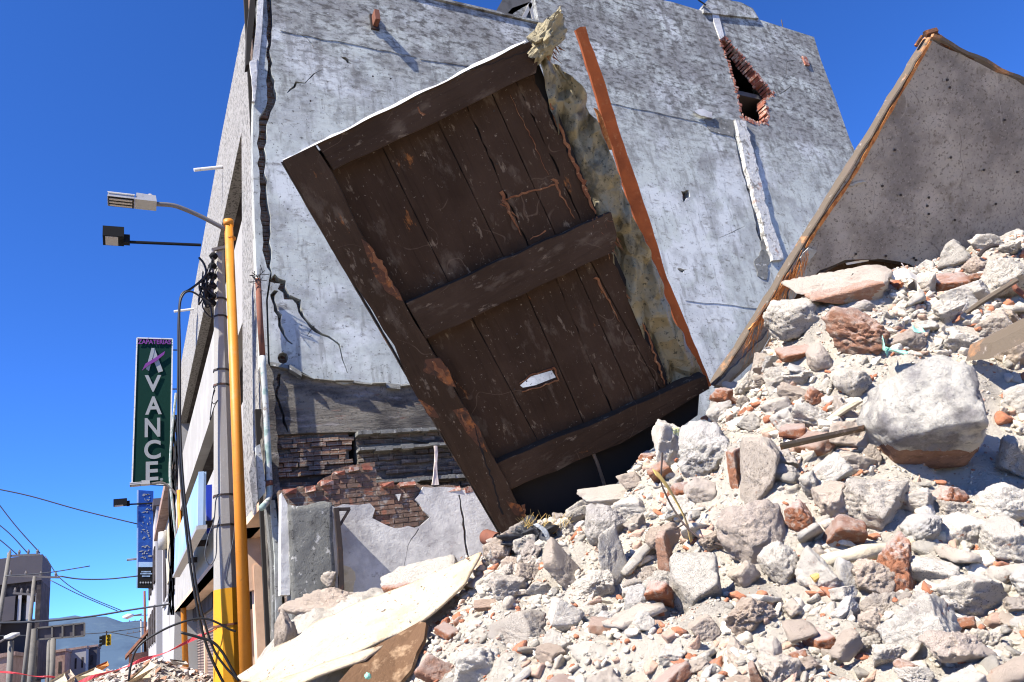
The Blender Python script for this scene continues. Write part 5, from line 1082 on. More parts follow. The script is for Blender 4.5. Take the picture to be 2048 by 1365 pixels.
r = random.Random(5)
X_ = np.array([r.uniform(1.2, 7.5) for _ in range(30000)]); Y_ = np.array([r.uniform(.8, 6.4) for _ in range(30000)]); Z_ = surf(X_, Y_)
for i in range(len(X_)):
    u_ = proj((X_[i], Y_[i], Z_[i]))
    if u_[2] > .8 and -50 < u_[0] < 2100 and 400 < u_[1] < 1420 and not below_board(u_): items.append((X_[i], Y_[i], Z_[i], .0055*math.exp(abs(r.gauss(0, .55)))*max(1, u_[2]/3.5)))
pebbles('loose_grit', items, m_peb, pal, 3, 'loose grit and pebbles strewn over the rubble heap', 'grit')
#==PART3==
# ================================================================= LOOSE THINGS ON THE HEAP
def loft(name, rows, m, th, label=None, cat=None, sub=6, amp=.0, s=5, parent=None):
    """sheet through rows of 3-D points"""
    R_ = [smoothpath(r_, sub) for r_ in rows]; cols = list(zip(*R_)); G_ = [smoothpath(list(c), sub) for c in cols]     # G_[col][row]
    nC, nR = len(G_), len(G_[0]); V = []; 
    for j in range(nR):
        for i in range(nC):
            p = np.array(G_[i][j]); V.append(p+amp*np.array([nz(p, s, 1), nz(p, s, 5), nz(p, s, 9)]))
    F = [(j*nC+i, j*nC+i+1, (j+1)*nC+i+1, (j+1)*nC+i) for j in range(nR-1) for i in range(nC-1)]
    o = rawobj(name, V, F, m, parent, True); mo = o.modifiers.new('s', 'SOLIDIFY'); mo.thickness = th; mo.offset = 0
    return props(o, label, cat)
# cream board sliding down the left flank
loft('cream_board', [[at(957, 1097, 5.75), at(860, 1148, 5.9), at(720, 1206, 6.3), at(610, 1262, 6.7), at(478, 1350, 7.0)],
                     [at(945, 1125, 5.6), at(850, 1195, 5.65), at(730, 1258, 5.7), at(600, 1312, 5.9), at(505, 1362, 6.2)],
                     [at(925, 1165, 5.45), at(838, 1249, 5.35), at(760, 1289, 5.25), at(640, 1338, 5.2), at(545, 1372, 5.2)]], m_cream, .022, 'long cream-coloured board lying on the left flank of the heap', 'board', amp=.055, s=2.2, sub=12)
rr_ = random.Random(44); q_ = [[at(957, 1097, 5.72), at(860, 1148, 5.87), at(720, 1206, 6.27), at(610, 1262, 6.67), at(478, 1350, 6.97)], [at(925, 1165, 5.42), at(838, 1249, 5.32), at(760, 1289, 5.22), at(640, 1338, 5.17), at(545, 1372, 5.17)]]; it_ = []
for _ in range(150):
    t = rr_.random()**.7*3.99; k_ = int(t); f_ = t-k_; s_ = rr_.random(); a_ = q_[0][k_]*(1-f_)+q_[0][k_+1]*f_; b_ = q_[1][k_]*(1-f_)+q_[1][k_+1]*f_; p_ = a_*(1-s_)+b_*s_; it_.append((p_[0], p_[1], p_[2], .005*math.exp(abs(rr_.gauss(0, .6)))))
pebbles('board_debris', it_, m_peb, pal, 12, 'crumbs of rubble lying on the long cream board', 'debris')
loft('cream_board_flap', [[at(770, 1290, 5.2), at(660, 1325, 5.15), at(556, 1362, 5.15)], [at(730, 1320, 5.0), at(650, 1345, 4.95), at(560, 1385, 4.95)]], m_cream, .02, 'lower cream flap folded under the long cream board', 'board flap', amp=.012)
fb = [(842, 1250, 5.36), (856, 1252, 5.3), (852, 1285, 5.1), (838, 1310, 5.0), (826, 1345, 4.9), (790, 1385, 4.8), (670, 1380, 4.8), (700, 1345, 4.95), (755, 1298, 5.2)]
V = [at(*p) for p in fb]; cen = sum(V)/len(V)+np.array([.0, .02, -.02]); n = len(V); N_ = 7; VV = []; FF = []
for k in range(N_):
    t = k/(N_-1)
    for p in V: q = p+(cen-p)*t; VV.append(q+.035*t*(1.2-t)*np.array([nz(q, 7), nz(q, 7, 4), nz(q, 7, 8)]))
for k in range(N_-1):
    for i in range(n): FF.append((k*n+i, k*n+(i+1) % n, (k+1)*n+(i+1) % n, (k+1)*n+i))
fbo = rawobj('torn_fibreboard', VV, FF, m_brown, None, False); mo = fbo.modifiers.new('s', 'SOLIDIFY'); mo.thickness = .03
props(fbo, 'torn brown fibreboard sheet showing under the lower edge of the long cream board', 'fibreboard')
# black plastic
def blob(name, px, d, sc, m, label, cat, seed, amp=.5, sub=5, s=2.2):
    D, F = ico(sub); hw, hh, hd = sc; c = at(*px, d); V = []
    for p in D:
        k = 1+amp*(abs(nz(p, s, seed))*1.6-.35)+amp*.4*nz(p, s*2.7, seed+5); v = np.array([p[0]*hw/FP*d, p[1]*hh/FP*d, p[2]*hd])*k; V.append(c+MW@v)
    o = rawobj(name, V, F, m, None, True); return props(o, label, cat) if label else o
blob('black_plastic_bag', (1062, 1078), 5.75, (48, 26, .12), m_tarp, 'crumpled black plastic bag at the foot of the dark wooden panel', 'plastic bag', 3, .8)
loft('black_rubber_strip', [[at(1088, 1058, 5.6), at(1072, 1088, 5.6), at(1040, 1106, 5.6), at(1018, 1140, 5.6), at(968, 1165, 5.55)], [at(1104, 1068, 5.5), at(1084, 1102, 5.5), at(1056, 1122, 5.5), at(1030, 1158, 5.5), at(955, 1180, 5.5)]], m_tarp, .01, 'black rubber strip trailing down from the black plastic bag', 'rubber strip', amp=.05, s=6)
loft('grey_shoe_sole', [[at(1066, 1050, 5.55), at(1085, 1065, 5.52), at(1098, 1090, 5.5)], [at(1074, 1046, 5.55), at(1096, 1062, 5.52), at(1104, 1090, 5.5)]], m_foil, .012, 'grey oval sole-like scrap lying on the black plastic bag', 'sole', amp=.01)
tb = MB(); A, B = at(972, 1074, 5.9), at(996, 1080, 5.75); ax = (B-A); V = []
tb.tube([A, A+ax*.3, B], [.062, .060, .055], 16, False); tb.tube([B, A+ax*.12], [.054, .056], 16, False)
o = tb.build('tin_can', m_rust, None, True); props(o, 'open rusty tin can lying at the left of the black plastic bag', 'tin can')
o = place('round_stopper', rockmesh('round_stopper', 'round', 9, m_plas, 3), at(982, 1082, 5.72), (.035,)*3, (0, 0, 0)); props(o, 'small round white ball in front of the open tin can', 'ball')
# dry straw tuft above the black bag
mb = MB(); r = random.Random(4)
for _ in range(60):
    p = at(1085+r.uniform(-40, 45), 1062+r.uniform(-14, 10), 5.75); mb.tube([p, p+MW@np.array([r.uniform(-.09, .09), r.uniform(-.16, -.02), r.uniform(-.05, .05)])], [.003, .001], 3)
o = mb.build('dry_straw', m_leaf); props(o, 'tuft of dry straw sticking up by the black plastic bag', 'straw', kind='stuff')
# yellow cane, two visible lengths of one stick
mb = MB(); mb.tube(smoothpath([at(1606, 1142, 3.55), at(1650, 1122, 3.55), at(1715, 1108, 3.55), at(1775, 1100, 3.6), at(1845, 1084, 3.62), at(1880, 1076, 3.62), at(1912, 1080, 3.6)], 6), [.036]*37, 12)
mb.V = [tuple(np.array(v)+.010*np.array([nz(v, 9), nz(v, 9, 3), nz(v, 9, 7)])) for v in mb.V]
o = mb.build('yellow_cane', m_bamboo, None, True); props(o, 'thick yellowish cane lying among the stones at the lower right', 'cane')
mb = MB(); mb.tube([at(1625, 1158, 3.45), at(1645, 1146, 3.45), at(1664, 1142, 3.5)], [.02, .012, .01], 8); o = mb.build('dry_leaf', m_leaf); props(o, 'curled dry leaf under the left end of the yellow cane', 'leaf')
# twig with leaf
tw = thing('leafy_twig', at(1440, 1088, 4.1), 'thin dark twig with a long tan leaf rising from the middle of the heap', 'twig')
MB().tube(smoothpath([at(1325, 905, 4.5), at(1322, 960, 4.45), at(1330, 985, 4.42), at(1345, 1015, 4.4), at(1368, 1048, 4.3), at(1400, 1076, 4.2), at(1448, 1092, 4.08)], 5), .006, 6).build('stem', m_twig, tw)
mb = MB(); mb.tube([at(1368, 1048, 4.3), at(1352, 1058, 4.25)], .004, 5); mb.tube([at(1400, 1076, 4.2), at(1404, 1088, 4.18), at(1420, 1094, 4.1)], .004, 5); mb.build('side_stem', m_twig, tw)
loft('leaf', [[at(1304, 938, 4.4), at(1320, 948, 4.4), at(1346, 985, 4.38), at(1368, 1030, 4.35), at(1386, 1080, 4.3)], [at(1310, 950, 4.36), at(1328, 968, 4.36), at(1350, 1000, 4.34), at(1370, 1040, 4.3), at(1382, 1084, 4.28)]], m_leaf, .004, parent=tw, amp=.01)
# plastics
loft('green_plastic', [[at(1766, 668, 5.2), at(1778, 682, 5.2), at(1800, 690, 5.2)], [at(1772, 690, 5.1), at(1780, 700, 5.1), at(1808, 694, 5.1)], [at(1768, 712, 5.05), at(1782, 716, 5.05), at(1796, 706, 5.05)]], m_teal, .004, 'scrap of torn green plastic net on the upper slope', 'plastic scrap', amp=.10, s=9)
loft('pale_green_plastic', [[at(1822, 648, 5.2), at(1836, 652, 5.2), at(1848, 648, 5.2)], [at(1824, 662, 5.15), at(1836, 668, 5.15), at(1850, 660, 5.15)]], m_teal, .004, 'smaller pale green plastic shred up and right of the torn green net', 'plastic scrap', amp=.05, s=9)
loft('cream_plastic_bag', [[at(1786, 548, 6.0), at(1806, 540, 6.0), at(1832, 548, 6.0), at(1850, 560, 6.0), at(1862, 590, 5.9)], [at(1794, 556, 5.9), at(1816, 552, 5.85), at(1836, 566, 5.85), at(1846, 590, 5.8), at(1850, 612, 5.75)]], m_bag, .008, 'cream plastic bag draped on the crest beside the long masonry block', 'plastic bag', amp=.07, s=5)
props(MB().tube([at(1812, 550, 5.9), at(1810, 536, 5.9), at(1803, 526, 5.9)], .005, 5).build('bag_string', m_rag), 'thin white string sticking up behind the cream plastic bag', 'string')
gl = blob('glass_bead_scrap', (736, 1352), 4.6, (6, 6, .02), m_teal, 'small green and blue glass scrap on the bottom border by the fibreboard', 'glass scrap', 5, .5, 3)
# timbers and sticks in the right of the heap
mb = MB(); a, b = at(1978, 718, 4.9), at(2090, 664, 4.6); up_ = MW@np.array([.05, -.14, .02]); dp_ = MW@np.array([0, .02, .25]); c = [a, b, b+dp_, a+dp_]
mb.hexa([*c, *[q+up_*.8 for q in c]]); o = mb.build('buried_timber', m_greywood); props(o, 'thick brown timber end sticking out above right of the huge boulder', 'timber')
props(MB().tube([at(1932, 626, 5.2), at(1960, 606, 5.15), at(2034, 560, 5.1)], [.014, .02, .018], 6).build('thin_stick', m_greywood), 'thin brown stick lying aslant in the upper right of the heap', 'stick')
props(MB().tube([at(2024, 562, 5.2), at(2032, 578, 5.15), at(2060, 600, 5.1)], [.016, .02, .02], 6).build('short_stick', m_rust), 'short reddish stick at the right border, at the end of the thin brown stick', 'stick')
props(MB().tube(smoothpath([at(1958, 512, 6.2), at(1968, 500, 6.2), at(1985, 492, 6.2), at(1996, 492, 6.2)], 4), .016, 6).build('bent_rebar', m_iron), 'short bent steel bar on the skyline of the heap near the right border', 'steel bar')
props(MB().tube([at(1706, 548, 6.1), at(1698, 560, 6.05), at(1704, 574, 6.0)], .008, 5).build('bent_wire', m_iron), 'short dark wire sticking out of the long masonry block', 'wire')
props(MB().tube([at(1655, 842, 4.9), at(1690, 818, 4.9), at(1722, 800, 4.9)], [.02, .024, .02], 7).build('pale_stick', m_bamboo), 'short pale stick lying aslant above left of the huge boulder', 'stick')
o = MB().hexa([*(at(*p) for p in [(1560, 892, 4.4), (1728, 856, 4.5), (1730, 862, 4.55), (1562, 900, 4.45), (1560, 886, 4.4), (1728, 850, 4.5), (1730, 856, 4.55), (1562, 894, 4.45)])]).build('thin_brown_lath', m_greywood); props(o, 'long thin brown lath lying left of the huge boulder', 'lath')
# red wire flower
mb = MB(); r = random.Random(7); c = at(1238, 1238, 4.2)
for _ in range(9): mb.tube(smoothpath([c, c+MW@np.array([r.uniform(-.04, .04), r.uniform(-.03, .03), -.03]), c+MW@np.array([r.uniform(-.07, .07), r.uniform(-.03, .05), -.02])], 3), .004, 5)
props(mb.build('red_wire', m_tape), 'small tangle of red wire on the lower slope', 'wire')

m_fpole = mat('old_grey_pole', (.15, .14, .125), .9, layers=[((.09, .085, .08), 4, 8, .5, .64, .6)])
# ================================================================= STREET: near poles and lamps
def pole(name, base, top, r0, r1, m, parent, n=16): return MB().tube([base, top], [r0, r1], n).build(name, m, parent, n > 10)
YO = 11.5
b0 = onY(494, 1380, YO); b0 = b0+(b0-onY(457, 440, YO))/np.linalg.norm(b0-onY(457, 440, YO))*((b0[2]-G)/.99 if b0[2] > G else 0); t0 = onY(457, 441, YO)
sl1 = thing('street_lamp', (b0[0], b0[1], G), 'tall orange street lamp pole with a pale boxy lamp head, beside the concrete pole', 'street lamp', 'street lamps on orange poles')
pole('pole', b0, t0, .092, .068, m_orange, sl1, 20)
cp = MB().tube([onY(457.5, 452, YO), onY(457, 441, YO)], [.082, .082], 16).build('pole_cap', m_orange, sl1, True)
mb = MB(); mb.tube([onY(461, 476, YO), onY(461.5, 479, YO)], [.083, .083], 16); mb.build('pole_band', m_orange, sl1)
MB().tube([onY(449, 453, YO), onY(458, 456, YO)], .045, 8).build('arm_socket', m_orange, sl1)
MB().tube(smoothpath([onY(452, 459, YO), onY(400, 432, YO), onY(360, 415, YO-.02), onY(340, 410, YO-.02), onY(310, 408, YO-.02)], 6), .038, 12).build('arm', m_arm, sl1, True)
def lamphead(parent, c, L, W, H, ang=0.0, knob=True):
    """LED head: thin tray end, thicker gear end, three lens bars below, photocell on top; points to -X"""
    ca, sa_ = math.cos(ang), math.sin(ang)
    T = lambda x, y, z: c+np.array([x*ca-z*sa_, y, x*sa_+z*ca])
    def hx(x0, x1, y0, y1, z0, z1, z1b=None, ins=0.):
        z1b = z1 if z1b is None else z1b
        return [T(x0, y0, z0), T(x1, y0, z0), T(x1, y1, z0), T(x0, y1, z0), T(x0+ins, y0+ins, z1), T(x1-ins, y0+ins, z1b), T(x1-ins, y1-ins, z1b), T(x0+ins, y1-ins, z1)]
    MB().hexa(hx(-L, -L*.45, -W/2, W/2, 0, H*.55, H*.6, .012)).build('lamp_tray', m_metal, parent)
    MB().hexa(hx(-L*.45+.002, 0, -W/2, W/2, -.004, H, H*.9, .018)).build('gear_housing', m_metal, parent)
    ln = MB().hexa(hx(-L*.98, -L*.47, -W*.46, W*.46, -.012, -.002)).build('lens_panel', m_black, parent)
    for k in (-1, 0, 1):
        MB().hexa(hx(-L*.96, -L*.5, W*.30*k-W*.075, W*.30*k+W*.075, -.022, -.013)).build('lens_bar', m_lens, ln)
    MB().hexa(hx(-L, -L*.45, -W/2-.004, -W/2+.004, H*.5, H*.62)).build('bright_rim', m_rim, parent)
    if knob: MB().tube([T(-.10, 0, H*.9), T(-.10, 0, H*.9+.05), T(-.10, 0, H*.9+.085)], [.045, .048, .03], 12).build('photocell', m_lens, parent, True)
hc = onY(313, 410, YO-.02); lamphead(sl1, hc+np.array([0, 0, -.02]), .70, .30, .13, -.03)
# the floodlight on a rooftop arm
Yf = onFac(400, 489)[1]; f0, f1 = onY(258, 484, Yf), onY(402, 490, Yf)
def flood(loc0, loc1, boxpx, Y, label, grp):
    t = thing('floodlight', loc1, label, 'floodlight', grp); MB().tube([loc0, loc1], .06, 6).build('arm', m_black, t)
    (x0, y0), (x1, y1) = boxpx; a, b = onY(x0, y0, Y), onY(x1, y1, Y); hd = MB().box(a[0], b[0], Y-.35, Y+.35, b[2], a[2]).build('lamp_box', m_black, t)
    MB().box(a[0]+.08, a[0]+(b[0]-a[0])*.72, Y-.3, Y+.3, b[2]-.02, b[2]-.003).build('lens', m_lens, hd)
    MB().box(b[0]-.02, b[0]+.18, Y-.12, Y+.12, b[2]-.08, a[2]-.15).build('bracket', m_black, t); return t
flood(f0, f1, ((206, 461), (248, 483)), Yf, 'upper black box floodlight on a long arm, sticking out over the street near the roof', 'black floodlights over the street')
flood(onY(252, 1009, 60), onY(312, 1006, 60), ((227, 1000), (254, 1010)), 60, 'lower black box floodlight on a thin arm, crossing the blue hanging sign', 'black floodlights over the street')
# concrete utility pole, eight-sided, yellow foot
YC = 12.1; cb = onY(456, 1400, YC); ctop = onY(438, 502, YC); dirc = (ctop-cb)/np.linalg.norm(ctop-cb)
cb = cb-dirc*((cb[2]-G)/dirc[2]); up_ = lambda px, py: onY(px, py, YC)
cpole = thing('utility_pole', (cb[0], cb[1], G), 'grey eight-sided concrete pole with a yellow painted foot and black cable gear on top', 'utility pole', 'concrete utility poles')
ym = onY(452, 1178, YC); tt = (ym[2]-cb[2])/(ctop[2]-cb[2]); r0, r1 = .215, .085; rm = r0+(r1-r0)*tt; ym = cb+(ctop-cb)*tt
MB().tube([ym, ctop], [rm, r1], 8).build('shaft', m_cpole, cpole)
MB().tube([cb, ym], [r0+.003, rm+.003], 8).build('yellow_foot', m_ypaint, cpole)
for k, (px, py) in enumerate(((440, 600), (441, 635), (443, 742), (444, 772), (449, 992), (451, 1052), (455, 1250))):
    c = onY(px, py, YC); t_ = (c[2]-cb[2])/(ctop[2]-cb[2]); rr = r0+(r1-r0)*t_; c = cb+(ctop-cb)*t_
    MB().tube([c-dirc*.014, c+dirc*.014], rr+.014, 8).build('strap', m_iron if k != 6 else m_rust, cpole)
MB().tube([onY(424, 500, YC-.1), onY(452, 494, YC-.1)], .035, 4).build('top_bar', m_arm, cpole)
gear = []
for k, (px, py) in enumerate(((427, 512), (425, 532), (426, 552), (425, 572), (424, 592), (424, 606))):
    c = onY(px, py, YC-.16); MB().tube([c+np.array([0, 0, -.05]), c+np.array([0, 0, .0]), c+np.array([0, 0, .05])], [.05, .075, .045], 10).build('insulator', m_black, cpole, True)
MB().tube([onY(427, 502, YC-.16), onY(424, 612, YC-.16)], .022, 6).build('gear_bar', m_arm, cpole)
r = random.Random(14)
for k in range(16):
    a = onY(424+r.uniform(-6, 8), r.uniform(505, 610), YC-.2); b = onY(r.uniform(396, 418), r.uniform(560, 612), YC-.25); c = onY(r.uniform(405, 436), r.uniform(530, 620), YC-.2)
    MB().tube(smoothpath([a, (a+b)/2+np.array([r.uniform(-.1, .1), r.uniform(-.1, .1), r.uniform(-.25, .15)]), b, c], 6), .012, 6).build('loose_lead', m_cable, cpole)
def cable(name, px, Y, rr, label, m=None, cat='cable', grp=None):
    o = MB().tube(smoothpath([onY(a, b, Y) for a, b in px], 6), rr, 7).build(name, m or m_cable, None, True); return props(o, label, cat, grp)
cable('hanging_cable', [(398, 515), (408, 528), (412, 548), (398, 565), (378, 580), (366, 586), (360, 602), (357, 650), (357, 720), (356, 800), (357, 870), (362, 960), (369, 1030), (378, 1110), (390, 1190), (404, 1260), (420, 1310), (440, 1352), (452, 1375)], YC-.3, .019, 'thick black cable looping off the concrete pole and hanging down to the rubble', )
cable('hanging_cable', [(424, 610), (405, 596), (382, 583), (366, 590), (359, 620), (360, 700), (361, 860), (368, 980), (380, 1080), (398, 1200), (424, 1290), (448, 1330), (474, 1358)], YC-.4, .016, 'thinner second black cable twisted around the thick one, ending at the pole foot')
cable('arched_cable', [(257, 1362), (262, 1330), (272, 1300), (292, 1280), (330, 1258), (362, 1245), (390, 1238), (415, 1238), (440, 1248), (458, 1258), (472, 1263)], 11.6, .015, 'black cable arching over the tile rubble toward the yellow pole foot')
cable('sagging_cable', [(362, 1265), (395, 1274), (425, 1284), (445, 1305), (462, 1335), (478, 1362)], 11.3, .018, 'short thick black cable knotted in front of the yellow pole foot')
cable('coiled_wire', [(430, 780), (424, 800), (428, 808), (436, 800), (428, 815), (420, 840), (428, 780), (442, 765)], YC-.25, .007, 'thin black wire curl hanging on the pole just under its middle straps', cat='wire')
cable('looped_wire', [(440, 990), (432, 1000), (428, 1040), (416, 1075), (410, 1110), (420, 1130), (432, 1110), (434, 1060), (440, 1030)], YC-.25, .008, 'thin grey wire loop hanging on the pole by the blue sign box', m_wire, 'wire')
cable('trailing_wire', [(466, 1000), (470, 1020), (468, 1070), (458, 1120), (452, 1160)], YC-.35, .007, 'thin grey wire trailing down the face of the concrete pole above the yellow paint', m_wire, 'wire')
# red tape
def tape(px, Y, label, wd=.05):
    P = smoothpath([onY(a, b, Y) for a, b in px], 6); V = []; F = []
    for i, p in enumerate(P): V += [p, p+np.array([0, .02*math.sin(i*.7), wd*(.6+.4*math.sin(i*.5))])]
    for i in range(len(P)-1): F.append((2*i, 2*i+2, 2*i+3, 2*i+1))
    o = rawobj('barrier_tape', V, F, m_tape); mo = o.modifiers.new('s', 'SOLIDIFY'); mo.thickness = .004; return props(o, label, 'barrier tape')
tape([(150, 1372), (200, 1352), (260, 1332), (300, 1318), (350, 1298), (400, 1275), (434, 1258)], 11.9, 'red barrier tape stretched from the pole foot down over the tile rubble')
tape([(-10, 1344), (40, 1349), (80, 1354), (110, 1356)], 13, 'red barrier tape running out at the bottom left corner of the view', .025)

# ================================================================= signs
YS = 36.0
sg = thing('hanging_shop_sign', onY(268, 968, YS), 'tall dark green hanging shop sign with white letters one under the other', 'sign', 'tall signs hanging over the street')
cs = [onY(*p, YS) for p in [(274, 676), (345, 678), (340, 969), (264, 966)]]
def hang(cs, th): return MB().prism(cs, (0, th, 0))
hang(cs, .35).build('sign_box', m_green, sg)
fr = MB(); 
for i in range(4): fr.tube([cs[i], cs[(i+1) % 4]], .04, 4)
fr.build('sign_frame', m_rim, sg)
def letter(ch, px, py, hpx, wpx, m, Y=YS-.03, name='letter', parent=None, rot=0.):
    V, F = text_mesh(ch, 1.0); V = np.array(V); mn, mx = V.min(0), V.max(0); c = (mn+mx)/2
    a = onY(px, py, Y); h = abs(onY(px, py-hpx/2, Y)[2]-onY(px, py+hpx/2, Y)[2]); w_ = abs(onY(px+wpx/2, py, Y)[0]-onY(px-wpx/2, py, Y)[0])
    lx = (V[:, 0]-c[0])/(mx[0]-mn[0])*w_; lz = (V[:, 1]-c[1])/(mx[1]-mn[1])*h; P = np.stack([a[0]+lx*math.cos(rot)-lz*math.sin(rot), a[1]-(V[:, 2]-mn[2])*.5-.01, a[2]+lx*math.sin(rot)+lz*math.cos(rot)], 1)
    return rawobj(name, P, F, m, parent or sg)
# first letter without its bar, crossed by a purple stroke
def poly_on(px, m, name, Y, d=.03): return MB().prism([onY(a, b, Y) for a, b in px], (0, d, 0)).build(name, m, sg)
poly_on([(292, 738), (303, 696), (308, 696), (308, 704), (298, 742)], m_letter, 'letter', YS-.06)
poly_on([(303, 696), (309, 696), (326, 742), (317, 745), (304, 712)], m_letter, 'letter', YS-.05)
poly_on([(284, 741), (291, 727), (308, 717), (330, 702), (328, 709), (312, 722), (296, 731)], m_purple, 'purple_stroke', YS-.10)
letter('V', 306, 767, 33, 33, m_letter); letter('A', 307, 811, 36, 33, m_letter); letter('N', 305, 855, 38, 31, m_letter); letter('C', 305, 899, 38, 33, m_letter); letter('E', 304, 942, 38, 25, m_letter)
V = []; letter('ZAPATERIAS', 309, 684, 9, 66, m_purple, name='small_lettering'); letter('®', 323, 959, 5, 6, m_letter, name='small_mark')
for y_ in (700, 778, 862, 940): MB().tube([onY(344, y_, YS+.15), onY(360, y_, YS+.15)], .03, 5).build('bracket', m_iron, sg)
Y2 = 60.0
s2 = thing('hanging_blue_sign', onY(290, 1176, Y2), 'tall blue hanging sign with pale sketched shapes and a black foot, under the green sign', 'sign', 'tall signs hanging over the street')
MB().prism([onY(*p, Y2) for p in [(277, 980), (307, 982), (305, 1134), (276, 1134)]], (0, .5, 0)).build('sign_face', m_blue, s2)
MB().prism([onY(*p, Y2) for p in [(276, 1135), (305, 1135), (305, 1176), (275, 1175)]], (0, .5, 0)).build('sign_foot', m_black, s2)
MB().prism([onY(*p, Y2+.1) for p in [(274, 980), (277, 980), (276, 1176), (273, 1175)]], (0, .3, 0)).build('sign_rim', m_lblue, s2)
MB().prism([onY(*p, Y2-.02) for p in [(277, 1124), (305, 1124), (305, 1134), (277, 1134)]], (0, .03, 0)).build('lower_band', m_lblue, s2)
r = random.Random(3); mb = MB()
for (cy, n) in ((995, 9), (1012, 7), (1030, 6), (1046, 5), (1062, 8), (1078, 6), (1096, 9), (1110, 8)):
    for _ in range(n):
        x, y = 292+r.uniform(-10, 10), cy+r.uniform(-7, 7); a = r.uniform(0, 3.1); L = r.uniform(2, 6); q = [(x+math.cos(a)*L, y+math.sin(a)*L*.5), (x+math.sin(a)*1.2, y+1.2), (x-math.cos(a)*L, y-math.sin(a)*L*.5), (x-math.sin(a), y-1)]
        mb.prism([onY(*p, Y2-.03) for p in q], (0, .02, 0))
mb.build('pale_figures', m_letter, s2)
mb = MB()
for k in range(5):
    x = 281+k*5.2; mb.prism([onY(x+1.7*math.cos(t), 1165+1.9*math.sin(t), Y2-.03) for t in np.linspace(0, 6.28, 9)[:-1]], (0, .02, 0))
mb.build('round_dots', m_letter, s2)
mb = MB()
for (y, x0, x1) in ((1142, 283, 302), (1146, 281, 303), (1151, 284, 300)):
    x = x0
    while x < x1: mb.prism([onY(*p, Y2-.03) for p in [(x, y), (x+1.6, y), (x+1.6, y+2.6), (x, y+2.6)]], (0, .02, 0)); x += 2.4
mb.build('small_figures', m_lblue, s2)
# pale blue light box on the street front and the deep blue panel beside it
bx = thing('light_box_sign', onFac(400, 1090, -.25), 'long pale blue light box sign fixed along the white street front', 'sign')
y0, y1 = 16.2, 25.5; MB().prism([facP(y, z, -.55) for y, z in ((y0, 2.45), (y1, 2.45), (y1, 3.55), (y0, 3.55))], (.14, 0, 0)).build('sign_face', m_lblue, bx)
MB().prism([facP(y, z, -.585) for y, z in ((y0-.05, 2.38), (y1, 2.38), (y1, 2.46), (y0-.05, 2.46))], (.20, 0, 0)).build('bottom_rim', m_metal, bx)
MB().prism([facP(y, z, -.56) for y, z in ((y0-.05, 2.46), (y0, 2.46), (y0, 3.55), (y0-.05, 3.55))], (.10, 0, 0)).build('end_rim', m_lblue, bx)
for yy in (17.5, 20.5, 24): MB().box(1.4, 1.8, yy, yy+.1, 2.6, 2.75).build('bracket', m_iron, bx)
db = thing('deep_blue_panel', onFac(425, 1050), 'deep blue panel on the street front, just behind the pale blue light box', 'sign'); 
MB().prism([onY(*p, 19.6) for p in [(412, 970), (433, 968), (434, 1056), (414, 1068)]], (0, .15, 0)).build('panel', m_dblue, db)
sb = MB().prism([onY(*p, 42) for p in [(346, 1100), (357, 1097), (358, 1166), (349, 1170)]], (0, .5, 0)).build('small_blue_sign', m_dblue); props(sb, 'small deep blue upright sign on the far part of the street front', 'sign')
sb2 = MB().prism([onY(*p, 18.2) for p in [(471, 1180), (482, 1178), (482, 1222), (472, 1224)]], (0, .3, 0)).build('shop_notice', m_dblue); props(sb2, 'dark blue notice hanging under the overhang between the two near poles', 'notice')
sb3 = MB().prism([onY(*p, 17.2) for p in [(498, 1176), (519, 1180), (519, 1214), (499, 1218)]], (0, .3, 0)).build('wall_speaker', m_black); props(sb3, 'black box hanging on the tan beam under the overhang', 'box')

# ================================================================= far street lamps and poles on our side
def farlamp(Y, px0, px1, ax0, label):
    b, t = onY(*px1, Y), onY(*px0, Y); b[2] = G
    o = thing('street_lamp', b, label, 'street lamp', 'street lamps on orange poles'); pole('pole', b, t, .12, .09, m_orange, o)
    e = onY(*ax0, Y); MB().tube(smoothpath([t-np.array([0, 0, .3]), (t+e)/2+np.array([0, 0, .15]), e], 6), .05, 8).build('arm', m_arm, o); lamphead(o, e+np.array([0, 0, -.02]), 36/FP*proj(e)[2], .4, .16, 0, False); return o
farlamp(34, (358, 980), (373, 1330), (300, 968), 'second street lamp along the street, its grey head just under the green sign')
farlamp(62, (329, 1132), (336, 1320), (294, 1116), 'third and farthest street lamp on our side, its head before the blue hanging sign')
def cpole2(Y, p0, p1, label, rr=(.11, .06), m=None, xarm=None, name='utility_pole'):
    t, b = onY(*p0, Y), onY(*p1, Y); d = (t-b)/np.linalg.norm(t-b); b = b-d*((b[2]-G)/d[2]); o = thing(name, b, label, 'utility pole', 'concrete utility poles')
    MB().tube([b, t], list(rr), 10).build('shaft', m or m_cpole, o, True)
    for (a, c, n) in (xarm or []):
        A, C = onY(*a, Y), onY(*c, Y); q = MB().tube([A, C], .06, 4).build('crossarm', m_arm, o)
        for k in range(n): P = A+(C-A)*(k+.3)/(n-.4); MB().tube([P, P+np.array([0, 0, .14]), P+np.array([0, 0, .24])], [.035, .055, .025], 6).build('insulator', m_arm, q)
    return o
tp = cpole2(46, (331, 1060), (345, 1300), 'leaning concrete pole with a grey transformer can, beside the far street front')
c = onY(327, 1080, 45.8); MB().tube([c+np.array([0, 0, -.5]), c, c+np.array([0, 0, .45])], [.28, .3, .26], 12).build('transformer', m_metal, tp, True)
cpole2(95, (289, 1182), (291, 1312), 'thin dark pole standing alone below the blue hanging sign', (.16, .12), m_rust)
cpole2(110, (298, 1212), (297, 1320), 'far street pole with several crossarms, last one before the hill', (.2, .15), m_cpole, [((262, 1232), (300, 1230), 3), ((256, 1244), (284, 1241), 3), ((252, 1268), (282, 1263), 3)])
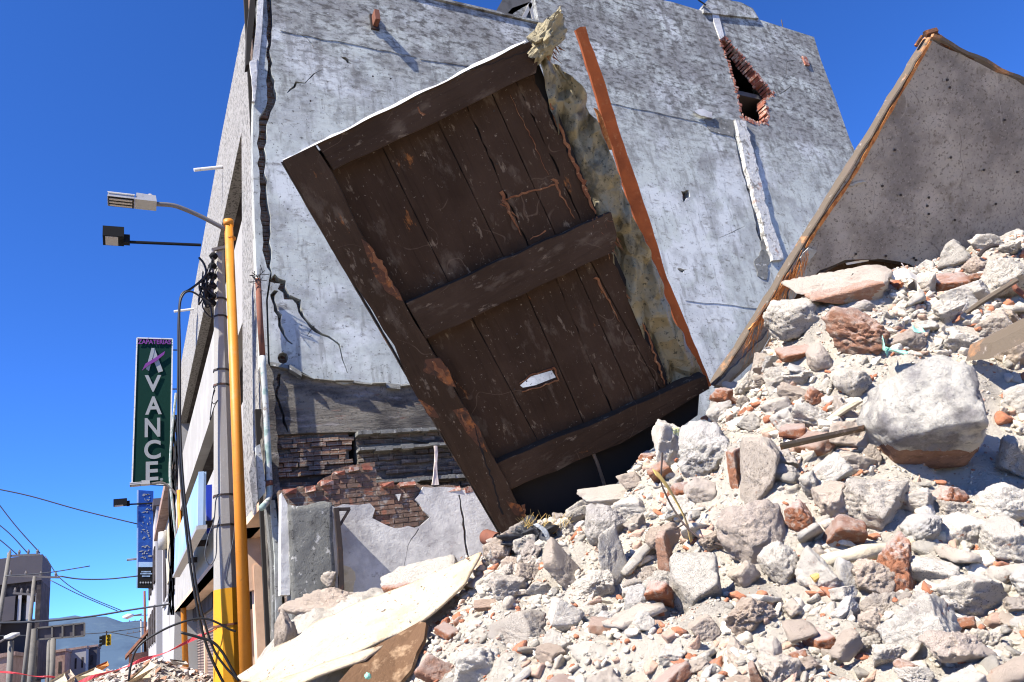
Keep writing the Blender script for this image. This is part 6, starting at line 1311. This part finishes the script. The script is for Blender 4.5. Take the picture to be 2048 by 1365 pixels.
cpole2(120, (282, 1236), (284, 1320), 'thin far pole close left of the pole with several crossarms', (.12, .1))
# tangle of service wires along the far front
r = random.Random(31)
tg = thing('service_wire_tangle', onY(350, 1000, 38), 'tangle of dark service wires running along the far part of the street front', 'wires')
for k in range(12):
    x = 346+r.uniform(-3, 8); pts = [(x+r.uniform(-4, 4)-(y-830)*.012, y) for y in range(830, 1260, 40)]
    MB().tube(smoothpath([onY(a, b, 37.6) for a, b in pts], 4), .035, 4).build('wire', m_wire, tg)
o = MB().tube(smoothpath([onY(a, b, 34) for a, b in [(352, 786), (343, 880), (340, 950), (345, 1010), (354, 1090)]], 5), .05, 6).build('pale_conduit', m_pipe); props(o, 'pale thin conduit running down beside the green sign', 'conduit')

# ================================================================= farther buildings on our side
def bbox_(mb, x0, x1, y0, y1, z0, z1): return mb.box(x0, x1, y0, y1, z0, z1)
Z = lambda py, Y, px=330: onY(px, py, Y)[2]
b1 = thing('brick_corner_building', (5, 44, G), 'low old building with pinkish brick top and balcony, past the cracked building', 'building')
MB().box(2.0, 10, 38, 56, G, 8.1).build('wall', m_fwhite, b1); MB().box(1.75, 10, 37.7, 56.2, 8.1, 9.6).build('brick_parapet', m_fbrick, b1); MB().box(1.5, 10, 37.6, 56.3, 7.8, 8.1).build('cornice', m_fbrick, b1)
for k in range(3): w_ = MB().box(1.93, 2.1, 40+k*5, 43+k*5, 3.4, 6.8).build('window', m_band, b1); MB().box(1.85, 2.05, 39.9+k*5, 43.1+k*5, 3.2, 3.38).build('sill', m_fwhite, w_)
MB().box(1.88, 2.0, 44, 46, 4, 7).build('yellow_shutter', m_bamboo, b1)
b2 = thing('pale_street_building', (6, 70, G), 'narrow pale building further along the street behind the blue hanging sign', 'building')
MB().box(1.7, 12, 58, 80, G, 10.5).build('wall', m_fwhite, b2); MB().box(1.5, 12, 57.8, 80, 10.5, 11.0).build('cornice', m_fgrey, b2)
for k in range(4):
    for z in (1.5, 5.5): MB().box(1.6, 1.75, 59.5+k*5, 62+k*5, z, z+2.4).build('window', m_band, b2)
for k in range(3): MB().box(2.2+k*2.2, 3.4+k*2.2, 57.93, 58.1, 6.4, 8.4).build('window', m_band, b2)
b3 = thing('terracotta_awning_building', (6, 92, G), 'small far building with a sloping terracotta awning at the end of the street front', 'building')
MB().box(2.0, 14, 82, 105, G, 4.4).build('wall', m_fwhite, b3)
MB().prism([(-.2, 81.5, 1.3), (2.3, 81.5, 3.9), (2.3, 81.5, 3.6), (-.2, 81.5, 1.0)], (0, 20, 0)).build('awning', m_terra, b3); MB().box(.1, 2, 81.8, 82.0, .2, 1.3).build('awning_board', m_terra, b3)
# ================================================================= across the street
YG = 80.0
gb = thing('grey_office_block', (-12, 85, G), 'grey concrete office block with a dark window band, at the left border across the street', 'building')
gx = onY(81, 1200, YG)[0]; gt = onY(60, 1111, YG)[2]
zz = lambda py: onY(40, py, YG)[2]
MB().box(-22, gx, YG, YG+9, zz(1165), gt).build('top_storey', m_fgrey, gb)
MB().box(-21.8, gx-.3, YG+.4, YG+8.8, zz(1190), zz(1165)).build('window_band', m_band, gb)
MB().box(-22, gx-1.9, YG+.1, YG+9, zz(1238), zz(1190)).build('middle_storey', m_fgrey, gb)
MB().box(-21.8, gx-3.6, YG+.6, YG+8, zz(1308), zz(1238)).build('dark_glazing', m_glass, gb)
MB().box(gx-3.6, gx-.6, YG+3, YG+9, G, zz(1238)).build('side_wing', m_fgrey, gb)
MB().box(-22, gx-.4, YG, YG+9, G, zz(1308)).build('ground_storey', m_fwhite, gb)
for k in range(3): MB().box(gx-1.7+k*.65, gx-1.45+k*.65, YG+.2, YG+.45, zz(1240), zz(1190)).build('fin', m_fwhite, gb)
MB().box(gx-.35, gx, YG+.1, YG+9, zz(1365), zz(1165)-.01).build('corner_column', m_band, gb)
mb = MB()
for k in range(5): MB().box(-21.7+k*3.2, -21.5+k*3.2, YG+.35, YG+.62, zz(1190), zz(1165)).build('mullion', m_iron, gb)
def farbox(name, Y, x0px, x1px, ypx, dep, m, label, wins=0, cat='building'):
    a, b = onY(x0px, ypx, Y), onY(x1px, ypx, Y); o = thing(name, ((a[0]+b[0])/2, Y, G), label, cat); MB().box(a[0], b[0], Y, Y+dep, G, a[2]).build('wall', m, o)
    MB().box(a[0]-.1, b[0]+.1, Y-.1, Y+dep+.1, a[2], a[2]+.25).build('roof', m_fbrick, o)
    for k in range(wins): x = a[0]+(b[0]-a[0])*(k+.35)/wins; MB().box(x, x+(b[0]-a[0])*.3/wins, Y-.03, Y+.1, a[2]-2.2, a[2]-1).build('window', m_band, o)
    return o
farbox('white_shed', 110, 132, 172, 1302, 14, m_fwhite, 'low white building in front of the hill, left of the traffic light', 3)
farbox('brown_shed', 100, 92, 130, 1308, 10, m_fbrick, 'low brown building between the sign gantry and the white building', 2)
farbox('dark_shed', 118, 174, 194, 1296, 14, m_fgrey, 'dark narrow building with a red roof edge, just under the traffic light', 1)
farbox('pink_wall_house', 60, -60, 26, 1325, 8, m_fbrick, 'low pinkish building at the bottom left corner', 1)
# sign gantry seen from behind
YT = 42.0
gn = thing('sign_gantry', onY(65, 1360, YT), 'grey road sign panel seen from behind, carried on concrete posts at the left', 'road sign')
MB().prism([onY(*p, YT) for p in [(74, 1256), (169, 1246), (169, 1272), (74, 1279)]], (0, .12, 0)).build('sign_panel', m_fgrey, gn)
fr = MB()
for a, b in (((74, 1256), (169, 1246)), ((169, 1246), (169, 1272)), ((169, 1272), (74, 1279)), ((74, 1279), (74, 1256)), ((104, 1253), (104, 1277)), ((125, 1251), (125, 1275)), ((147, 1249), (147, 1273))): fr.tube([onY(*a, YT-.05), onY(*b, YT-.05)], .05, 4)
fr.build('panel_frame', m_fpole, gn)
for x, rr in ((65, .17), (98, .08), (106, .12)): t = onY(x, 1258 if x == 65 else 1276, YT); b = onY(x-1, 1360, YT); b[2] = G; MB().tube([b, t], rr, 10).build('post', m_fpole, gn, True)
cpole2(38, (19, 1105), (0, 1230), 'leaning concrete pole at the left border with a crossarm in front of the grey block', (.12, .07), m_fpole, [((14, 1112), (80, 1109), 4)])
cpole2(40, (69, 1152), (49, 1350), 'leaning pole before the grey block, with two crossarms and a red foot', (.12, .07), m_fpole, [((12, 1151), (120, 1155), 4), ((26, 1186), (72, 1190), 4)])
cpole2(36, (22, 1282), (18, 1372), 'short pole with a small white lamp in the bottom left corner', (.12, .10), m_fpole)
lp = thing('small_street_light', onY(22, 1275, 35.8), 'small white lamp head on the short pole in the bottom left corner', 'lamp'); MB().tube(smoothpath([onY(0, 1284, 35.8), onY(10, 1278, 35.8), onY(22, 1273, 35.8)], 4), .04, 6).build('arm', m_arm, lp); c = onY(24, 1272, 35.8); MB().tube([c-np.array([.25, 0, .03]), c, c+np.array([.25, 0, .05])], [.06, .12, .05], 10).build('lamp_head', m_rim, lp, True)
l2 = thing('far_street_light', onY(255, 1233, 100), 'small white lamp on the crossarm pole at the far end of the street', 'lamp'); c = onY(255, 1233, 100); MB().tube([c-np.array([.5, 0, .0]), c, c+np.array([.6, 0, .05])], [.1, .3, .15], 10).build('lamp_head', m_rim, l2, True); MB().tube([c+np.array([.5, 0, 0]), onY(284, 1228, 100)], .08, 6).build('arm', m_arm, l2)
# traffic light
YQ = 45.0
tl = thing('traffic_light', onY(212, 1290, YQ), 'yellow traffic light with black visors hanging on a wire over the street', 'traffic light')
a, b = onY(212, 1270, YQ), onY(222, 1290, YQ); MB().box(a[0], b[0], YQ, YQ+.3, b[2], a[2]).build('case', m_yel, tl)
a2, b2_ = onY(204, 1271, YQ), onY(211, 1289, YQ); MB().box(a2[0], b2_[0], YQ+.02, YQ+.28, b2_[2], a2[2]).build('side_case', m_black, tl)
for k in range(3):
    z = a[2]+(b[2]-a[2])*(k+.5)/3; MB().tube([((a[0]+b[0])/2, YQ, z), ((a[0]+b[0])/2, YQ-.2, z)], .08, 10, False).build('visor', m_black, tl); MB().tube([(a2[0]-.12, YQ+.15, z), (a2[0], YQ+.15, z)], .08, 8).build('visor', m_black, tl)
MB().tube([onY(213, 1262, YQ), onY(213, 1270, YQ)], .03, 6).build('hanger', m_iron, tl)
# overhead lines
WL = [([(-20, 975), (60, 992), (160, 1020), (275, 1048)], 30, 'topmost thin line crossing the sky to the blue hanging sign'),
      ([(-20, 985), (30, 1050), (80, 1106)], 38, 'thin line dropping steeply to the crossarm at the left border'),
      ([(-20, 1035), (20, 1068), (57, 1108)], 38.2, 'thin line second from top at the left border'),
      ([(-20, 1064), (10, 1088), (34, 1109)], 38.4, 'thin line third from top at the left border'),
      ([(118, 1152), (160, 1158), (215, 1158), (276, 1152)], 44, 'dark slack line from the crossarm end to the blue hanging sign'),
      ([(90, 1112), (120, 1156), (170, 1190), (245, 1222)], 46, 'long thin line running down to the far crossarm pole, upper one'),
      ([(100, 1160), (160, 1190), (235, 1222)], 46.5, 'long thin line running down to the far crossarm pole, lower one'),
      ([(-20, 1246), (80, 1243), (180, 1233), (260, 1220), (340, 1208)], 33, 'dark line crossing above the sign gantry to the street front'),
      ([(-20, 1272), (90, 1270), (200, 1266), (290, 1254)], 47, 'thin line passing just above the traffic light'),
      ([(10, 1152), (90, 1146), (180, 1132)], 36, 'thin line rising to the right from the left poles'),
      ([(213, 1263), (250, 1270), (286, 1278)], 45, 'short wire from the traffic light to the far poles')]
for k, (px, Y, lb) in enumerate(WL): cable('overhead_line', px, Y, .022 if k not in (4, 7) else .035, lb, m_wire, 'overhead line', 'overhead lines')
# ================================================================= tile rubble in the street
def mound(X, Y):
    d = ((X-.2)/1.75)**2+((Y-14.0)/2.2)**2; return G+1.62*np.exp(-d*.9)*(1+.0*X)+.05*gridn(X, Y, 3, 9)
mx_, my_ = np.meshgrid(np.linspace(-3, 2.6, 90), np.linspace(10.5, 19, 90)); MZ = np.maximum(mound(mx_, my_), G-.05)
F = [(j*90+i, j*90+i+1, (j+1)*90+i+1, (j+1)*90+i) for j in range(89) for i in range(89)]
o = rawobj('tile_rubble', np.stack([mx_.ravel(), my_.ravel(), MZ.ravel()], 1), F, m_dust, None, True); props(o, 'mound of broken tiles in the street behind the concrete pole', 'rubble', kind='stuff')
r = random.Random(8); items = []
for _ in range(3800):
    x, y = r.uniform(-2.2, 2.1), r.uniform(11.6, 16); z = float(mound(np.array([x]), np.array([y]))[0])
    if z > G+.1: items.append((x, y, z, r.uniform(.02, .075)))
pebbles('tile_fragments', items, m_shard, [((.42, .33, .27), 35), ((.55, .50, .45), 25), ((.30, .16, .10), 20), ((.25, .22, .20), 20)], 11, 'small broken tiles and shards scattered on the street mound', 'shards', flat=.35)
bd = [([(95, 1365), (128, 1345), (135, 1362), (120, 1372)], m_bamboo, 'pale yellow board end at the left foot of the tile mound'), ([(128, 1345), (140, 1338), (150, 1352), (148, 1366), (134, 1362)], m_plas, 'white board corner leaning on the tile mound'),
      ([(150, 1352), (190, 1335), (215, 1345), (160, 1368)], m_cream, 'cream board lying flat on the tile mound'), ([(255, 1362), (300, 1322), (314, 1330), (268, 1370)], m_cream, 'tilted board with a pale face in the middle of the tile mound'),
      ([(262, 1372), (300, 1345), (304, 1372)], m_bamboo, 'tan board lying below the tilted pale board'), ([(192, 1332), (215, 1322), (218, 1330), (200, 1342)], m_tornwood, 'small orange board scrap on top of the tile mound'), ([(340, 1318), (372, 1322), (376, 1328), (346, 1328)], m_plas, 'pale flat shard at the right top of the tile mound')]
for k, (px, m, lb) in enumerate(bd):
    Y = 12.2+.12*k; o = MB().prism([onY(a, b, Y+(.25 if i % 2 else 0)) for i, (a, b) in enumerate(px)], (0, .05, -.01)).build('board_scrap', m); props(o, lb, 'board scrap')
